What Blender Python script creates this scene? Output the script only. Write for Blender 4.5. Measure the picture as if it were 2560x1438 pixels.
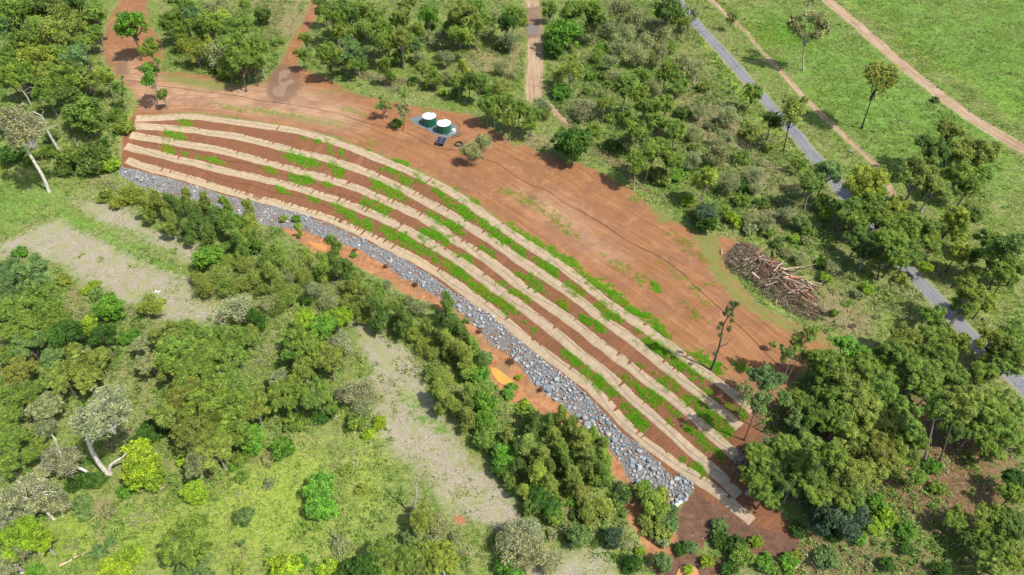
import bpy, math, random
import numpy as np
from mathutils import Vector, Matrix, Quaternion

# ---------------------------------------------------------------- camera, sky, sun, exposure
for o in list(bpy.data.objects): bpy.data.objects.remove(o)
scene = bpy.context.scene
COL = scene.collection
H_CAM, PITCH, FPX = 95.0, math.radians(44.0), 1707.0
cam_d = bpy.data.cameras.new('camera'); cam = bpy.data.objects.new('camera', cam_d); COL.objects.link(cam)
cam.location = (0, 0, H_CAM); cam.rotation_euler = (math.pi/2 - PITCH, 0, 0)
cam_d.sensor_width = 36.0; cam_d.lens = 36.0*FPX/2560.0; cam_d.clip_start = 0.5; cam_d.clip_end = 12000
scene.camera = cam
SUN_EL, SH_AZ = math.radians(56), math.radians(147)       # azimuth (from +x) in which shadows fall
sun_dir = Vector((-math.cos(SH_AZ)*math.cos(SUN_EL), -math.sin(SH_AZ)*math.cos(SUN_EL), math.sin(SUN_EL)))
w = bpy.data.worlds.new('World'); scene.world = w; w.use_nodes = True
nt = w.node_tree; nt.nodes.clear()
sky = nt.nodes.new('ShaderNodeTexSky'); sky.sky_type = 'NISHITA'; sky.sun_disc = False
sky.sun_elevation = SUN_EL; sky.sun_rotation = math.pi/2 - math.atan2(sun_dir.y, sun_dir.x)
sky.air_density = 1.0; sky.dust_density = 2.0; sky.ozone_density = 0.8
bg = nt.nodes.new('ShaderNodeBackground'); bg.inputs['Strength'].default_value = 0.13
wo = nt.nodes.new('ShaderNodeOutputWorld')
nt.links.new(sky.outputs[0], bg.inputs[0]); nt.links.new(bg.outputs[0], wo.inputs[0])
sd = bpy.data.lights.new('sun', 'SUN'); sun = bpy.data.objects.new('sun', sd); COL.objects.link(sun)
sd.energy = 3.9; sd.angle = math.radians(0.55); sd.color = (1.0, 0.955, 0.88)
sun.rotation_euler = sun_dir.to_track_quat('Z', 'Y').to_euler(); sun.location = (0, 0, 200)
scene.view_settings.view_transform = 'Standard'; scene.view_settings.look = 'None'
scene.view_settings.exposure = 0.44; scene.view_settings.gamma = 1.0
scene.render.engine = 'CYCLES'
try:
    scene.cycles.max_bounces = 6; scene.cycles.transparent_max_bounces = 4
except Exception: pass

rng = np.random.default_rng(7)
random.seed(7)
# ---------------------------------------------------------------- pixel of the photo -> place on the land
Z0, ZB = 0.0, -6.0
CR = {'A':(0,0,2.9767),'B':(850,0,2.9767),'C':(1700,0,2.9767),'D':(0,480,2.9767),'E':(850,480,2.9767),'F':(1700,480,2.9767),
      'G':(0,958,2.9767),'H':(850,958,2.9767),'I':(1700,958,2.9767),
      'P':(280,260,4.923),'Q':(760,320,4.923),'R':(1000,560,4.923),'S':(1400,700,4.923),'U':(1560,960,4.923),'O':(0,0,1.0)}
def pl(s):
    """'A:1,2 3,4 B:5,6' -> list of full-size pixels"""
    out = []; k = 'O'
    for t in s.split():
        if ':' in t: k, t = t.split(':')
        if not t: continue
        a, b = t.split(','); c = CR[k]; out.append((c[0]+float(a)/c[2], c[1]+float(b)/c[2]))
    return out
cP, sP = math.cos(PITCH), math.sin(PITCH)
def ray(px, py):
    x = (np.asarray(px, float)-1280)/FPX; v = (719-np.asarray(py, float))/FPX
    return x, cP+v*sP, -sP+v*cP
def on_z(px, py, z):
    dx, dy, dz = ray(px, py); t = (z-H_CAM)/dz
    return dx*t, dy*t
def project(x, y, z):
    rz = z-H_CAM; d = y*cP-rz*sP; v = y*sP+rz*cP
    return 1280+FPX*x/d, 719-FPX*v/d, d
def wpoly(pts, z):
    a = np.array(pts); x, y = on_z(a[:,0], a[:,1], z); return np.stack([x, y], 1)
def line_sd(X, Y, P):
    """signed distance (positive to the right of travel) and arc length on the nearest segment"""
    best = np.full(X.shape, 1e18); sg = np.zeros(X.shape); arc = np.zeros(X.shape); s0 = 0.0
    for (ax, ay), (bx, by) in zip(P[:-1], P[1:]):
        ux, uy = bx-ax, by-ay; L = math.hypot(ux, uy)
        if L < 1e-6: continue
        t = np.clip(((X-ax)*ux+(Y-ay)*uy)/(L*L), 0, 1)
        ex, ey = X-ax-t*ux, Y-ay-t*uy; d = ex*ex+ey*ey
        m = d < best
        best = np.where(m, d, best); sg = np.where(m, np.where(ux*ey-uy*ex < 0, 1.0, -1.0), sg)
        arc = np.where(m, s0+t*L, arc); s0 += L
    return np.sqrt(best)*sg, arc
def smooth_line(P, n=3):
    P = [tuple(p) for p in P]
    for _ in range(n):
        Q = [P[0]]
        for a, b in zip(P[:-1], P[1:]):
            Q.append((a[0]*.75+b[0]*.25, a[1]*.75+b[1]*.25)); Q.append((a[0]*.25+b[0]*.75, a[1]*.25+b[1]*.75))
        Q.append(P[-1]); P = Q
    return np.array(P)
crest_px = pl('O:-700,330 -300,325 0,322 200,315 328,288 450,282 520,284 605,297 722,316 850,345 910,372 968,391 1015,413 1068,436 1140,474 '
              '1236,540 1354,622 1471,700 1589,786 1710,872 1790,948 1860,1002 1960,1085 2100,1190 2400,1440 2700,1740')
toe_px = pl('O:-700,560 -300,470 0,440 200,425 296,438 345,462 400,480 500,508 600,540 650,562 760,580 827,606 '
            'E:0,385 150,435 330,545 450,645 560,685 680,765 850,865 960,955 1040,1035 1120,1135 1280,1235 1340,1305 1440,1429 '
            'H:1620,145 1740,255 1830,335 1950,455 2080,575 2130,695 2200,765 2330,805 2430,855 2490,935 O:1720,1310 1800,1380 1950,1500 2300,1800')
CREST = smooth_line(wpoly(crest_px, Z0), 2); TOE = smooth_line(wpoly(toe_px, ZB), 2)
def land(X, Y):
    X = np.asarray(X, float); Y = np.asarray(Y, float)
    s1, _ = line_sd(X, Y, CREST); s2, _ = line_sd(X, Y, TOE); s2 = -s2
    a = np.maximum(s1, 0); b = np.maximum(s2, 0)
    t = np.where(s1 <= 0, 0, np.where(s2 <= 0, 1, a/(a+b+1e-9)))
    t = t*t*(3-2*t)*.25+t*.75
    und = .22*np.sin(X*.071+1.3)*np.cos(Y*.083+.4)+.12*np.sin(X*.19+Y*.13)+.05*np.sin(X*.53-Y*.41)
    fade = np.clip(np.abs(np.where(t > .5, s2, s1))/6, 0, 1)*np.where((t > 0) & (t < 1), 0, 1)
    return Z0+(ZB-Z0)*t+und*fade
def at(px, py, h=0.0, n=16):
    px = np.asarray(px, float); py = np.asarray(py, float)
    z = np.full(px.shape, -2.0)
    for _ in range(n):
        x, y = on_z(px, py, z+h); z = .5*z+.5*land(x, y)
    x, y = on_z(px, py, z+h); return x, y, land(x, y)
def inside(X, Y, P):
    c = np.zeros(X.shape, bool); n = len(P)
    for i in range(n):
        ax, ay = P[i]; bx, by = P[(i+1) % n]
        if ay == by: continue
        c ^= ((ay > Y) != (by > Y)) & (X < (bx-ax)*(Y-ay)/(by-ay)+ax)
    return c
def world_poly(s):
    a = np.array(pl(s)); x, y, z = at(a[:,0], a[:,1]); return np.stack([x, y], 1)

# ---------------------------------------------------------------- object helpers
def tag(o, label=None, cat=None, group=None, kind=None):
    if label: o['label'] = label
    if cat: o['category'] = cat
    if group: o['group'] = group
    if kind: o['kind'] = kind
    return o
def link(name, me, mat=None, parent=None):
    o = bpy.data.objects.new(name, me); COL.objects.link(o)
    if mat is not None and me is not None and not me.materials: me.materials.append(mat)
    if parent is not None: o.parent = parent
    return o
def empty(name, loc=(0,0,0), rz=0.0):
    o = bpy.data.objects.new(name, None); COL.objects.link(o); o.location = loc; o.rotation_euler = (0,0,rz); o.empty_display_size = .5
    return o
def np_mesh(name, V, F, attrs=None, smooth=False):
    """V (n,3); F (m,k) one face size"""
    me = bpy.data.meshes.new(name); V = np.asarray(V, np.float32); F = np.asarray(F, np.int32)
    me.vertices.add(len(V)); me.vertices.foreach_set('co', V.ravel())
    k = F.shape[1]; me.loops.add(F.size); me.loops.foreach_set('vertex_index', F.ravel())
    me.polygons.add(len(F)); me.polygons.foreach_set('loop_start', np.arange(0, F.size, k, dtype=np.int32))
    me.polygons.foreach_set('use_smooth', np.full(len(F), smooth))
    me.update(calc_edges=True)
    for n, a in (attrs or {}).items():
        a = np.asarray(a, np.float32)
        if a.ndim == 1:
            at_ = me.attributes.new(n, 'FLOAT', 'POINT'); at_.data.foreach_set('value', a)
        else:
            at_ = me.attributes.new(n, 'FLOAT_VECTOR', 'POINT'); at_.data.foreach_set('vector', a.ravel())
    return me
class MB:
    """collects mixed geometry for one mesh"""
    def __init__(s): s.v = []; s.f = []
    def add(s, V, F):
        b = len(s.v); s.v += [tuple(map(float, p)) for p in V]; s.f += [tuple(b+i for i in q) for q in F]; return s
    def box(s, c, d, rz=0.0, bev=0.0):
        hx, hy, hz = d[0]/2, d[1]/2, d[2]/2; V = []
        if bev <= 0:
            for z in (-hz, hz):
                for x, y in ((-hx,-hy),(hx,-hy),(hx,hy),(-hx,hy)): V.append((x,y,z))
            F = [(3,2,1,0),(4,5,6,7),(0,1,5,4),(1,2,6,5),(2,3,7,6),(3,0,4,7)]
        else:
            b = bev
            for z, i in ((-hz, b), (-hz+b, 0), (hz-b, 0), (hz, b)):
                for x, y in ((-hx+i,-hy+i),(hx-i,-hy+i),(hx-i,hy-i),(-hx+i,hy-i)): V.append((x,y,z))
            F = [(3,2,1,0),(12,13,14,15)]
            for r in range(3):
                for k in range(4): F.append((r*4+k, r*4+(k+1)%4, r*4+4+(k+1)%4, r*4+4+k))
        cr, sr = math.cos(rz), math.sin(rz)
        return s.add([(c[0]+x*cr-y*sr, c[1]+x*sr+y*cr, c[2]+z) for x,y,z in V], F)
    def tube(s, pts, radii, n=6, cap=True):
        V, F = tube_arrays(pts, radii, n); b = len(s.v); s.add(V, F)
        if cap: s.f.append(tuple(b+i for i in reversed(range(n)))); s.f.append(tuple(b+len(V)-n+i for i in range(n)))
        return s
    def lathe(s, prof, n=32, c=(0,0,0)):
        V = []; F = []
        for r, z in prof:
            for i in range(n):
                a = 2*math.pi*i/n; V.append((c[0]+r*math.cos(a), c[1]+r*math.sin(a), c[2]+z))
        for j in range(len(prof)-1):
            for i in range(n): F.append((j*n+i, j*n+(i+1)%n, (j+1)*n+(i+1)%n, (j+1)*n+i))
        return s.add(V, F)
    def build(s, name, mat=None, parent=None, smooth=False):
        me = bpy.data.meshes.new(name); me.from_pydata(s.v, [], s.f); me.update()
        if smooth: me.polygons.foreach_set('use_smooth', [True]*len(me.polygons))
        return link(name, me, mat, parent)
def tube_arrays(pts, radii, n=5):
    P = np.asarray(pts, float); m = len(P); T = np.zeros_like(P)
    T[1:-1] = P[2:]-P[:-2]; T[0] = P[1]-P[0]; T[-1] = P[-1]-P[-2]
    T /= np.linalg.norm(T, axis=1)[:,None]+1e-9
    up = np.where(np.abs(T[:,2:3]) > .9, np.array([[1.,0,0]]), np.array([[0,0,1.]]))
    if np.ptp((np.abs(T[:,2]) > .9).astype(int)): up = np.repeat(up[:1], m, 0)+.01
    A = np.cross(up, T); A /= np.linalg.norm(A, axis=1)[:,None]+1e-9; B = np.cross(T, A)
    an = np.arange(n)*2*math.pi/n; R = np.asarray(radii, float)
    V = P[:,None]+R[:,None,None]*(np.cos(an)[None,:,None]*A[:,None]+np.sin(an)[None,:,None]*B[:,None])
    i = np.arange(m-1)[:,None]*n; k = np.arange(n)[None]; k2 = (k+1) % n
    F = np.stack([i+k, i+k2, i+n+k2, i+n+k], -1).reshape(-1, 4)
    return V.reshape(-1, 3), F
def join_np(parts):
    V = []; F = []; b = 0
    for v, f in parts: V.append(v); F.append(np.asarray(f)+b); b += len(v)
    return np.concatenate(V), np.concatenate(F)

# ---------------------------------------------------------------- material helpers
class NT:
    def __init__(s, name, rough=.8, spec=.3):
        s.m = bpy.data.materials.new(name); s.m.use_nodes = True; s.t = s.m.node_tree; s.t.nodes.clear()
        s.out = s.t.nodes.new('ShaderNodeOutputMaterial'); s.p = s.t.nodes.new('ShaderNodeBsdfPrincipled')
        s.p.inputs['Roughness'].default_value = rough; s.p.inputs['Specular IOR Level'].default_value = spec
        s.t.links.new(s.p.outputs[0], s.out.inputs[0])
    def put(s, sock, v):
        if isinstance(v, bpy.types.NodeSocket): s.t.links.new(v, sock)
        elif isinstance(v, (tuple, list)) and len(v) == 3 and sock.type == 'RGBA': sock.default_value = (*v, 1)
        else: sock.default_value = v
    def math(s, op, a, b=0.0, c=None, clamp=False):
        n = s.t.nodes.new('ShaderNodeMath'); n.operation = op; n.use_clamp = clamp
        s.put(n.inputs[0], a); s.put(n.inputs[1], b)
        if c is not None: s.put(n.inputs[2], c)
        return n.outputs[0]
    def mix(s, f, a, b, mode='MIX'):
        n = s.t.nodes.new('ShaderNodeMix'); n.data_type = 'RGBA'; n.blend_type = mode; n.clamp_factor = True
        s.put(n.inputs[0], f); s.put(n.inputs[6], a); s.put(n.inputs[7], b); return n.outputs[2]
    def attr(s, name, out='Fac'):
        n = s.t.nodes.new('ShaderNodeAttribute'); n.attribute_name = name; return n.outputs[out]
    def pos(s):
        n = s.t.nodes.new('ShaderNodeNewGeometry'); return n.outputs['Position']
    def obj(s):
        n = s.t.nodes.new('ShaderNodeTexCoord'); return n.outputs['Object']
    def vmul(s, v, k):
        n = s.t.nodes.new('ShaderNodeVectorMath'); n.operation = 'MULTIPLY'; s.put(n.inputs[0], v); n.inputs[1].default_value = k; return n.outputs[0]
    def noise(s, vec, scale, detail=3, rough=.55):
        n = s.t.nodes.new('ShaderNodeTexNoise'); n.inputs['Scale'].default_value = scale; n.inputs['Detail'].default_value = detail
        n.inputs['Roughness'].default_value = rough; s.put(n.inputs['Vector'], vec); return n.outputs['Fac']
    def voro(s, vec, scale, out='Distance', feature='F1'):
        n = s.t.nodes.new('ShaderNodeTexVoronoi'); n.feature = feature; n.inputs['Scale'].default_value = scale; s.put(n.inputs['Vector'], vec); return n.outputs[out]
    def step(s, v, lo, hi):
        n = s.t.nodes.new('ShaderNodeMapRange'); n.interpolation_type = 'SMOOTHSTEP'; s.put(n.inputs[0], v)
        n.inputs[1].default_value = lo; n.inputs[2].default_value = hi; return n.outputs[0]
    def ramp(s, f, stops):
        n = s.t.nodes.new('ShaderNodeValToRGB'); s.put(n.inputs[0], f); e = n.color_ramp.elements
        while len(e) < len(stops): e.new(.5)
        for k, (p, c) in enumerate(stops): e[k].position = p; e[k].color = (*c, 1)
        return n.outputs[0]
    def bump(s, h, strength, dist):
        n = s.t.nodes.new('ShaderNodeBump'); n.inputs['Strength'].default_value = strength; n.inputs['Distance'].default_value = dist
        s.put(n.inputs['Height'], h); s.t.links.new(n.outputs[0], s.p.inputs['Normal'])
    def base(s, c): s.put(s.p.inputs['Base Color'], c); return s
# ---------------------------------------------------------------- regions of the land (outlines read off the photo, put on the land)
ROCK_UP = 'P:90,760 250,805 400,845 650,905 900,965 1100,1035 1300,1105 1500,1155 1700,1195 1900,1225 2200,1285 2500,1400 Q:0,1085 200,1155 400,1205 600,1295 800,1415 R:0,400 100,470 350,620 500,720 650,840 800,920 950,1020 1150,1130 1300,1280 1450,1420 S:0,1150 150,1260 320,1400 U:0,620 150,720 350,890 480,1030 520,1090 600,1140 720,1120 800,1180 850,1240'
ROCK_LOW = 'O:296,436 345,462 400,480 500,506 600,538 650,560 760,578 827,604 E:0,380 150,432 330,542 450,642 560,682 680,762 850,862 960,952 1040,1032 1120,1132 1280,1232 1340,1302 1440,1429 H:1620,142 1740,252 1830,332 1950,452 2080,572 2130,692 2200,762 2330,802 2430,852 2480,920'
def rev(s, k='O'):
    return ' '.join('O:%f,%f' % p for p in reversed(pl(s)))
ROCKS = world_poly(ROCK_UP+' U:840,1330 780,1420 '+rev(ROCK_LOW))
def world_line(s, n=2):
    a = np.array(pl(s)); x, y, z = at(a[:,0], a[:,1]); return smooth_line(np.stack([x, y], 1), n)
REG = {
 'dirt': [(world_poly('O:328,300 345,255 330,225 290,190 262,150 255,100 275,40 300,0 310,-60 400,-60 365,20 372,60 400,100 415,150 395,165 420,182 500,186 560,200 620,207 680,190 705,155 722,110 755,60 780,0 790,-60 830,-60 803,20 778,70 750,120 745,165 800,190 850,215 900,238 960,252 1020,262 1100,275 1180,287 1240,330 1290,355 1360,385 1450,408 1500,430 1560,462 1620,510 1680,548 1740,582 1800,590 1850,600 1812,650 1830,690 1900,765 1980,805 2060,835 2090,870 2020,910 1975,960 1920,1010 1880,1040 1860,1002 '+rev('O:450,282 520,284 605,297 722,316 850,345 910,372 968,391 1015,413 1068,436 1140,474 1236,540 1354,622 1471,700 1589,786 1710,872 1790,948')), 2.0),
          ],
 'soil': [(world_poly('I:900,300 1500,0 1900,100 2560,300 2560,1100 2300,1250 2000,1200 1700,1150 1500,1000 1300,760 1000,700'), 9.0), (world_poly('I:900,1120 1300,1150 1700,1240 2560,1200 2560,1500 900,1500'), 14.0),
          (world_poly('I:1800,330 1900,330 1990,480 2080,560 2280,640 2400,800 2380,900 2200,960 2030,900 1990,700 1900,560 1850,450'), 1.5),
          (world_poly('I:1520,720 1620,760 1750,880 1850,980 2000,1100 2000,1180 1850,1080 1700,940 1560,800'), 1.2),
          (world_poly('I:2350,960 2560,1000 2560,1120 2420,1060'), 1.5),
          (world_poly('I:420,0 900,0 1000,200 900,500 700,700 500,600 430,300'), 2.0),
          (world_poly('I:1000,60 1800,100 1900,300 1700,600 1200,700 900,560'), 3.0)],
 'pale': [(world_poly('O:280,120 420,200 760,215 900,270 900,330 720,300 520,275 350,270 300,200'), 8.0),
          (world_poly('O:1300,480 1400,500 1480,580 1560,640 1500,640 1400,580'), 12.0)],
 'slope': [(world_poly('O:328,292 450,286 520,288 605,301 722,320 850,349 910,376 968,395 1015,417 1068,440 1140,478 1236,544 1354,626 1471,704 1589,790 1710,876 1790,952 1850,1000 1900,1080 1890,1200 1960,1290 2000,1345 1985,1392 1920,1390 1850,1350 1740,1260 '+rev(ROCK_UP)+' O:303,412 305,350'), .5)],
 'rock': [(ROCKS, .4)],
 'clay': [(world_poly('O:690,560 '+' '.join('O:%f,%f' % (p[0], p[1]+(-4)) for p in pl(ROCK_LOW)[6:])+' O:1690,1290 1640,1300 1560,1220 1500,1140 1440,1080 1400,1060 1330,1030 1270,1000 1215,930 1200,870 1160,820 1080,760 1020,740 960,700 880,660 800,640 740,600'), .8),
          (world_poly('A:900,1030 970,1010 980,1060 960,1180 930,1225 905,1150'), .6),
          (world_poly('O:1130,1293 1150,1288 1172,1300 1160,1312 1140,1308'), .7),
          (world_poly('O:1560,1210 1640,1290 1700,1340 1690,1438 1640,1438 1600,1340 1540,1260'), 1.5)],
 'path': [(world_poly('B:1530,740 1600,780 1730,920 1880,1040 1980,1090 2090,1190 2200,1310 2320,1429 F:130,120 110,260 60,180 20,60 B:2270,1429 2150,1340 2040,1240 1930,1160 1830,1080 1700,980 1600,870'), 1.0)],
 'damp': [(world_poly('A:2040,480 2140,480 2240,560 2240,660 2160,760 2030,770 1970,680 1990,600'), 2.0), (world_poly('B:1370,60 1500,40 1500,280 1380,290'), 2.0), (world_poly('A:850,470 960,450 960,560 860,560'), 2.0), (world_poly('E:1380,0 1500,60 1400,60'), 1.0)],
 'mud': [(world_poly('O:1735,1225 1800,1270 1880,1310 2000,1350 1990,1392 1900,1388 1840,1372 1770,1350 1740,1385 1695,1380 1690,1290'), 1.2),
         (world_poly('O:1640,1390 1720,1380 1820,1400 1830,1460 1640,1470'), 1.5)],
 'gravel': [(world_poly('D:-60,440 30,370 300,250 450,200 560,280 700,320 900,440 1150,560 1420,640 1460,800 1650,850 1680,980 1200,960 1120,860 900,820 780,720 560,640 480,530 300,480 100,450'), 2.0),
            (world_poly('D:540,60 800,70 960,110 1050,250 1500,380 1450,540 1250,450 900,290 700,200'), 1.8),
            (world_poly('E:100,930 250,1000 400,1110 520,1180 620,1300 640,1440 H:640,60 760,220 840,330 900,470 980,580 1150,700 1250,830 1350,950 1380,1060 1200,1090 1000,1040 830,960 720,860 640,700 540,600 400,540 320,400 260,250 240,100 150,0 E:250,1330 150,1150'), 1.8),
            (world_poly('H:1650,1250 1980,1230 2020,1429 1990,1500 1250,1500 1330,1350'), 2.0),
            (world_poly('D:-60,480 60,420 130,440 40,500'), 1.5)],
 'pad': [(world_poly('O:1024,298 1042,290 1075,291 1100,304 1128,306 1143,318 1146,329 1137,341 1116,344 1087,336 1058,320 1034,309'), .5)],
 'straw': [(world_poly('C:0,400 200,600 450,900 700,1100 900,1429 600,1429 300,1200 0,900'), 8.0),
           (world_poly('F:500,60 900,100 1000,260 700,300 550,200'), 5.0),
           (world_poly('F:1000,650 1300,780 1400,960 1300,1100 1000,950'), 4.0),
           (world_poly('B:1400,1000 1620,1000 1560,1200 1350,1100'), 2.5),
           (world_poly('B:900,380 1350,340 1350,540 1050,560 880,450'), 5.0),
           (world_poly('A:1850,0 2330,0 2200,260 2000,330 1980,200'), 4.0),
           (world_poly('G:650,860 850,860 800,1100 900,1250 700,1150'), 3.0),
           (world_poly('D:500,720 620,700 650,900 560,950'), 3.0),
           (world_poly('I:1800,900 2050,850 2150,960 1950,1010 1850,1000'), 2.5)],
 'lush': [(world_poly('G:300,860 1400,860 1900,500 2500,400 2560,1429 H:300,1300 400,700 300,350 0,400 G:2560,1429 300,1429'), 8.0),
          (world_poly('C:90,260 200,260 480,640 640,830 1000,1300 900,1300 500,800'), 2.5),
          (world_poly('C:1180,0 1500,200 1800,420 2200,700 2560,980 2560,760 2150,520 1700,200 1400,-60'), 4.0),
          (world_poly('A:950,850 1010,800 1000,960 900,1020 880,950'), 2.0),
          (world_poly('I:1350,1080 1500,800 1800,1150 1600,1250'), 4.0)],
 'green': [(world_poly('C:1150,-60 1500,180 1800,400 2200,680 2560,960 2700,900 2700,-150 1200,-150'), 5.0),
           (world_poly('C:450,60 1050,60 2400,1000 2500,1429 1900,1429 1500,1200 900,600'), 12.0),
           (world_poly('D:380,60 700,250 1000,420 1300,560 1250,600 900,450 600,280 400,180'), 3.0),
           (world_poly('D:-60,0 500,0 300,180 -60,330'), 5.0)],
 'weeds': [(world_poly('F:40,160 300,330 330,560 500,760 700,900 1000,1040 1300,1150 1250,1200 900,1090 600,950 350,760 230,560 100,330'), 3.0),
           (world_poly('A:1180,540 1650,600 2000,560 1990,620 1600,680 1200,600'), 3.0),
(world_poly('A:2140,700 2560,660 B:300,650 700,690 1050,720 1000,820 560,740 100,690'), 5),
           (world_poly('A:1200,380 1300,400 1310,540 1180,500'), 2.0),
           (world_poly('B:1200,980 1350,1060 1300,1120'), 1.5),
           (world_poly('F:60,300 200,360 400,700 600,900 800,1000 600,940 300,700'), 1.5),
           (world_poly('O:1600,480 1660,520 1700,560 1650,560'), 2.0),
           (world_poly('A:1600,790 2200,840 2560,900 2560,960 2100,880'), 4.5)],
}
ROAD = world_line('O:1560,-150 1640,-70 1700,8 1744,64 1818,144 1868,201 1928,269 1979,322 2036,396 2086,447 2130,520 2180,581 2240,645 2288,695 2328,735 2372,782 2439,856 2540,947 2640,1050 2800,1230')
TRK = [(world_line('C:150,-90 290,60 480,220 620,390 780,560 950,760 1150,940 1300,1090 1430,1200 1520,1310 F:1600,60 1700,200'), 1.0),
       (world_line('C:1000,-100 1090,0 1300,170 1560,400 1780,590 2000,760 2250,930 2560,1110 2800,1250'), 2.3),
       (world_line('O:1322,-70 1330,0 1336,60 1340,130 1334,200 1336,246'), 2.6),
       (world_line('B:1560,770 1600,830 1680,910'), .9)]

def axis(lo, hi, st, far):
    c = list(np.arange(lo, hi+st/2, st)); s = st; a = [lo]; b = [c[-1]]
    left = []; x = lo; s = st
    while x > -far: s *= 1.35; x -= s; left.append(x)
    right = []; x = c[-1]; s = st
    while x < far: s *= 1.35; x += s; right.append(x)
    return np.array(left[::-1]+c+right)
gx = axis(-196, 196, .6, 4000); gy = axis(24, 262, .6, 4000)
GX, GY = np.meshgrid(gx, gy)
ny, nx = GX.shape
PXg, PYg, _d = project(GX, np.maximum(GY, 10), 0)
VIS = (PXg > -260) & (PXg < 2820) & (PYg > -140) & (PYg < 1700) & (GY > 20)
def mask_of(polys):
    M = np.zeros(GX.shape)
    for P, fe in polys:
        x0, y0 = P.min(0)-2*fe; x1, y1 = P.max(0)+2*fe
        m = (GX > x0) & (GX < x1) & (GY > y0) & (GY < y1)
        X = GX[m]; Y = GY[m]
        if not len(X): continue
        ins = inside(X, Y, P); d, _ = line_sd(X, Y, np.vstack([P, P[:1]])); d = np.abs(d)*np.where(ins, 1, -1)
        v = np.clip(.5+d/(2*fe), 0, 1); M[m] = np.maximum(M[m], v)
    return M
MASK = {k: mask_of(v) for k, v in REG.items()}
crest_d, crest_s = line_sd(GX, GY, CREST)
flow = np.stack([crest_s, crest_d, np.zeros_like(crest_s)], -1)
tr = np.zeros(GX.shape)
for P, hw in TRK:
    d, s = line_sd(GX, GY, P); ad = np.abs(d)
    v = np.clip(.5+(hw-ad)/.9, 0, 1); tr = np.maximum(tr, v)
    near = ad < hw+2.5; flow[near] = np.stack([s, d, np.ones_like(s)], -1)[near]
dr, _s = line_sd(GX, GY, ROAD); ROADD = np.abs(dr)
MASK['track'] = tr*(1-MASK['dirt']*0)
MASK['verge'] = np.clip(.5+(2.35-ROADD)/.8, 0, 1)
MASK['streak'] = np.clip((crest_d+60)/12, 0, 1)*np.clip((PXg < 1960)*(PXg > 270)*(PYg > 170), 0, 1)*1.0
GZ = np.zeros(GX.shape)
GZ[:] = land(GX, GY)
# small real relief: a windrow ridge along the crest, hummocks on the earth
def vnoise(X, Y, sc, seed=0):
    r = np.random.default_rng(seed); G = r.random((256, 256))
    x = X*sc+1000.5; y = Y*sc+1000.5; xi = np.floor(x).astype(int); yi = np.floor(y).astype(int); fx = x-xi; fy = y-yi
    fx = fx*fx*(3-2*fx); fy = fy*fy*(3-2*fy); g = lambda a, b: G[a % 256, b % 256]
    return (g(xi,yi)*(1-fx)+g(xi+1,yi)*fx)*(1-fy)+(g(xi,yi+1)*(1-fx)+g(xi+1,yi+1)*fx)*fy
def bumps(X, Y):
    return (vnoise(X, Y, .35, 1)-.5)*.16+(vnoise(X, Y, .9, 2)-.5)*.07
GZ += bumps(GX, GY)*VIS
BER = 3.6+.7*np.sin(crest_s*.05)
inx = (PXg > 400) & (PXg < 1800)
GZ += .28*np.exp(-((crest_d+BER)/.35)**2)*inx*(.6+.8*vnoise(GX, GY, .5, 4))
def gz(x, y):
    x = np.asarray(x, float); y = np.asarray(y, float)
    i = np.clip(np.searchsorted(gx, x)-1, 0, nx-2); j = np.clip(np.searchsorted(gy, y)-1, 0, ny-2)
    fx = np.clip((x-gx[i])/(gx[i+1]-gx[i]), 0, 1); fy = np.clip((y-gy[j])/(gy[j+1]-gy[j]), 0, 1)
    return (GZ[j,i]*(1-fx)+GZ[j,i+1]*fx)*(1-fy)+(GZ[j+1,i]*(1-fx)+GZ[j+1,i+1]*fx)*fy
land = gz

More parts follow.
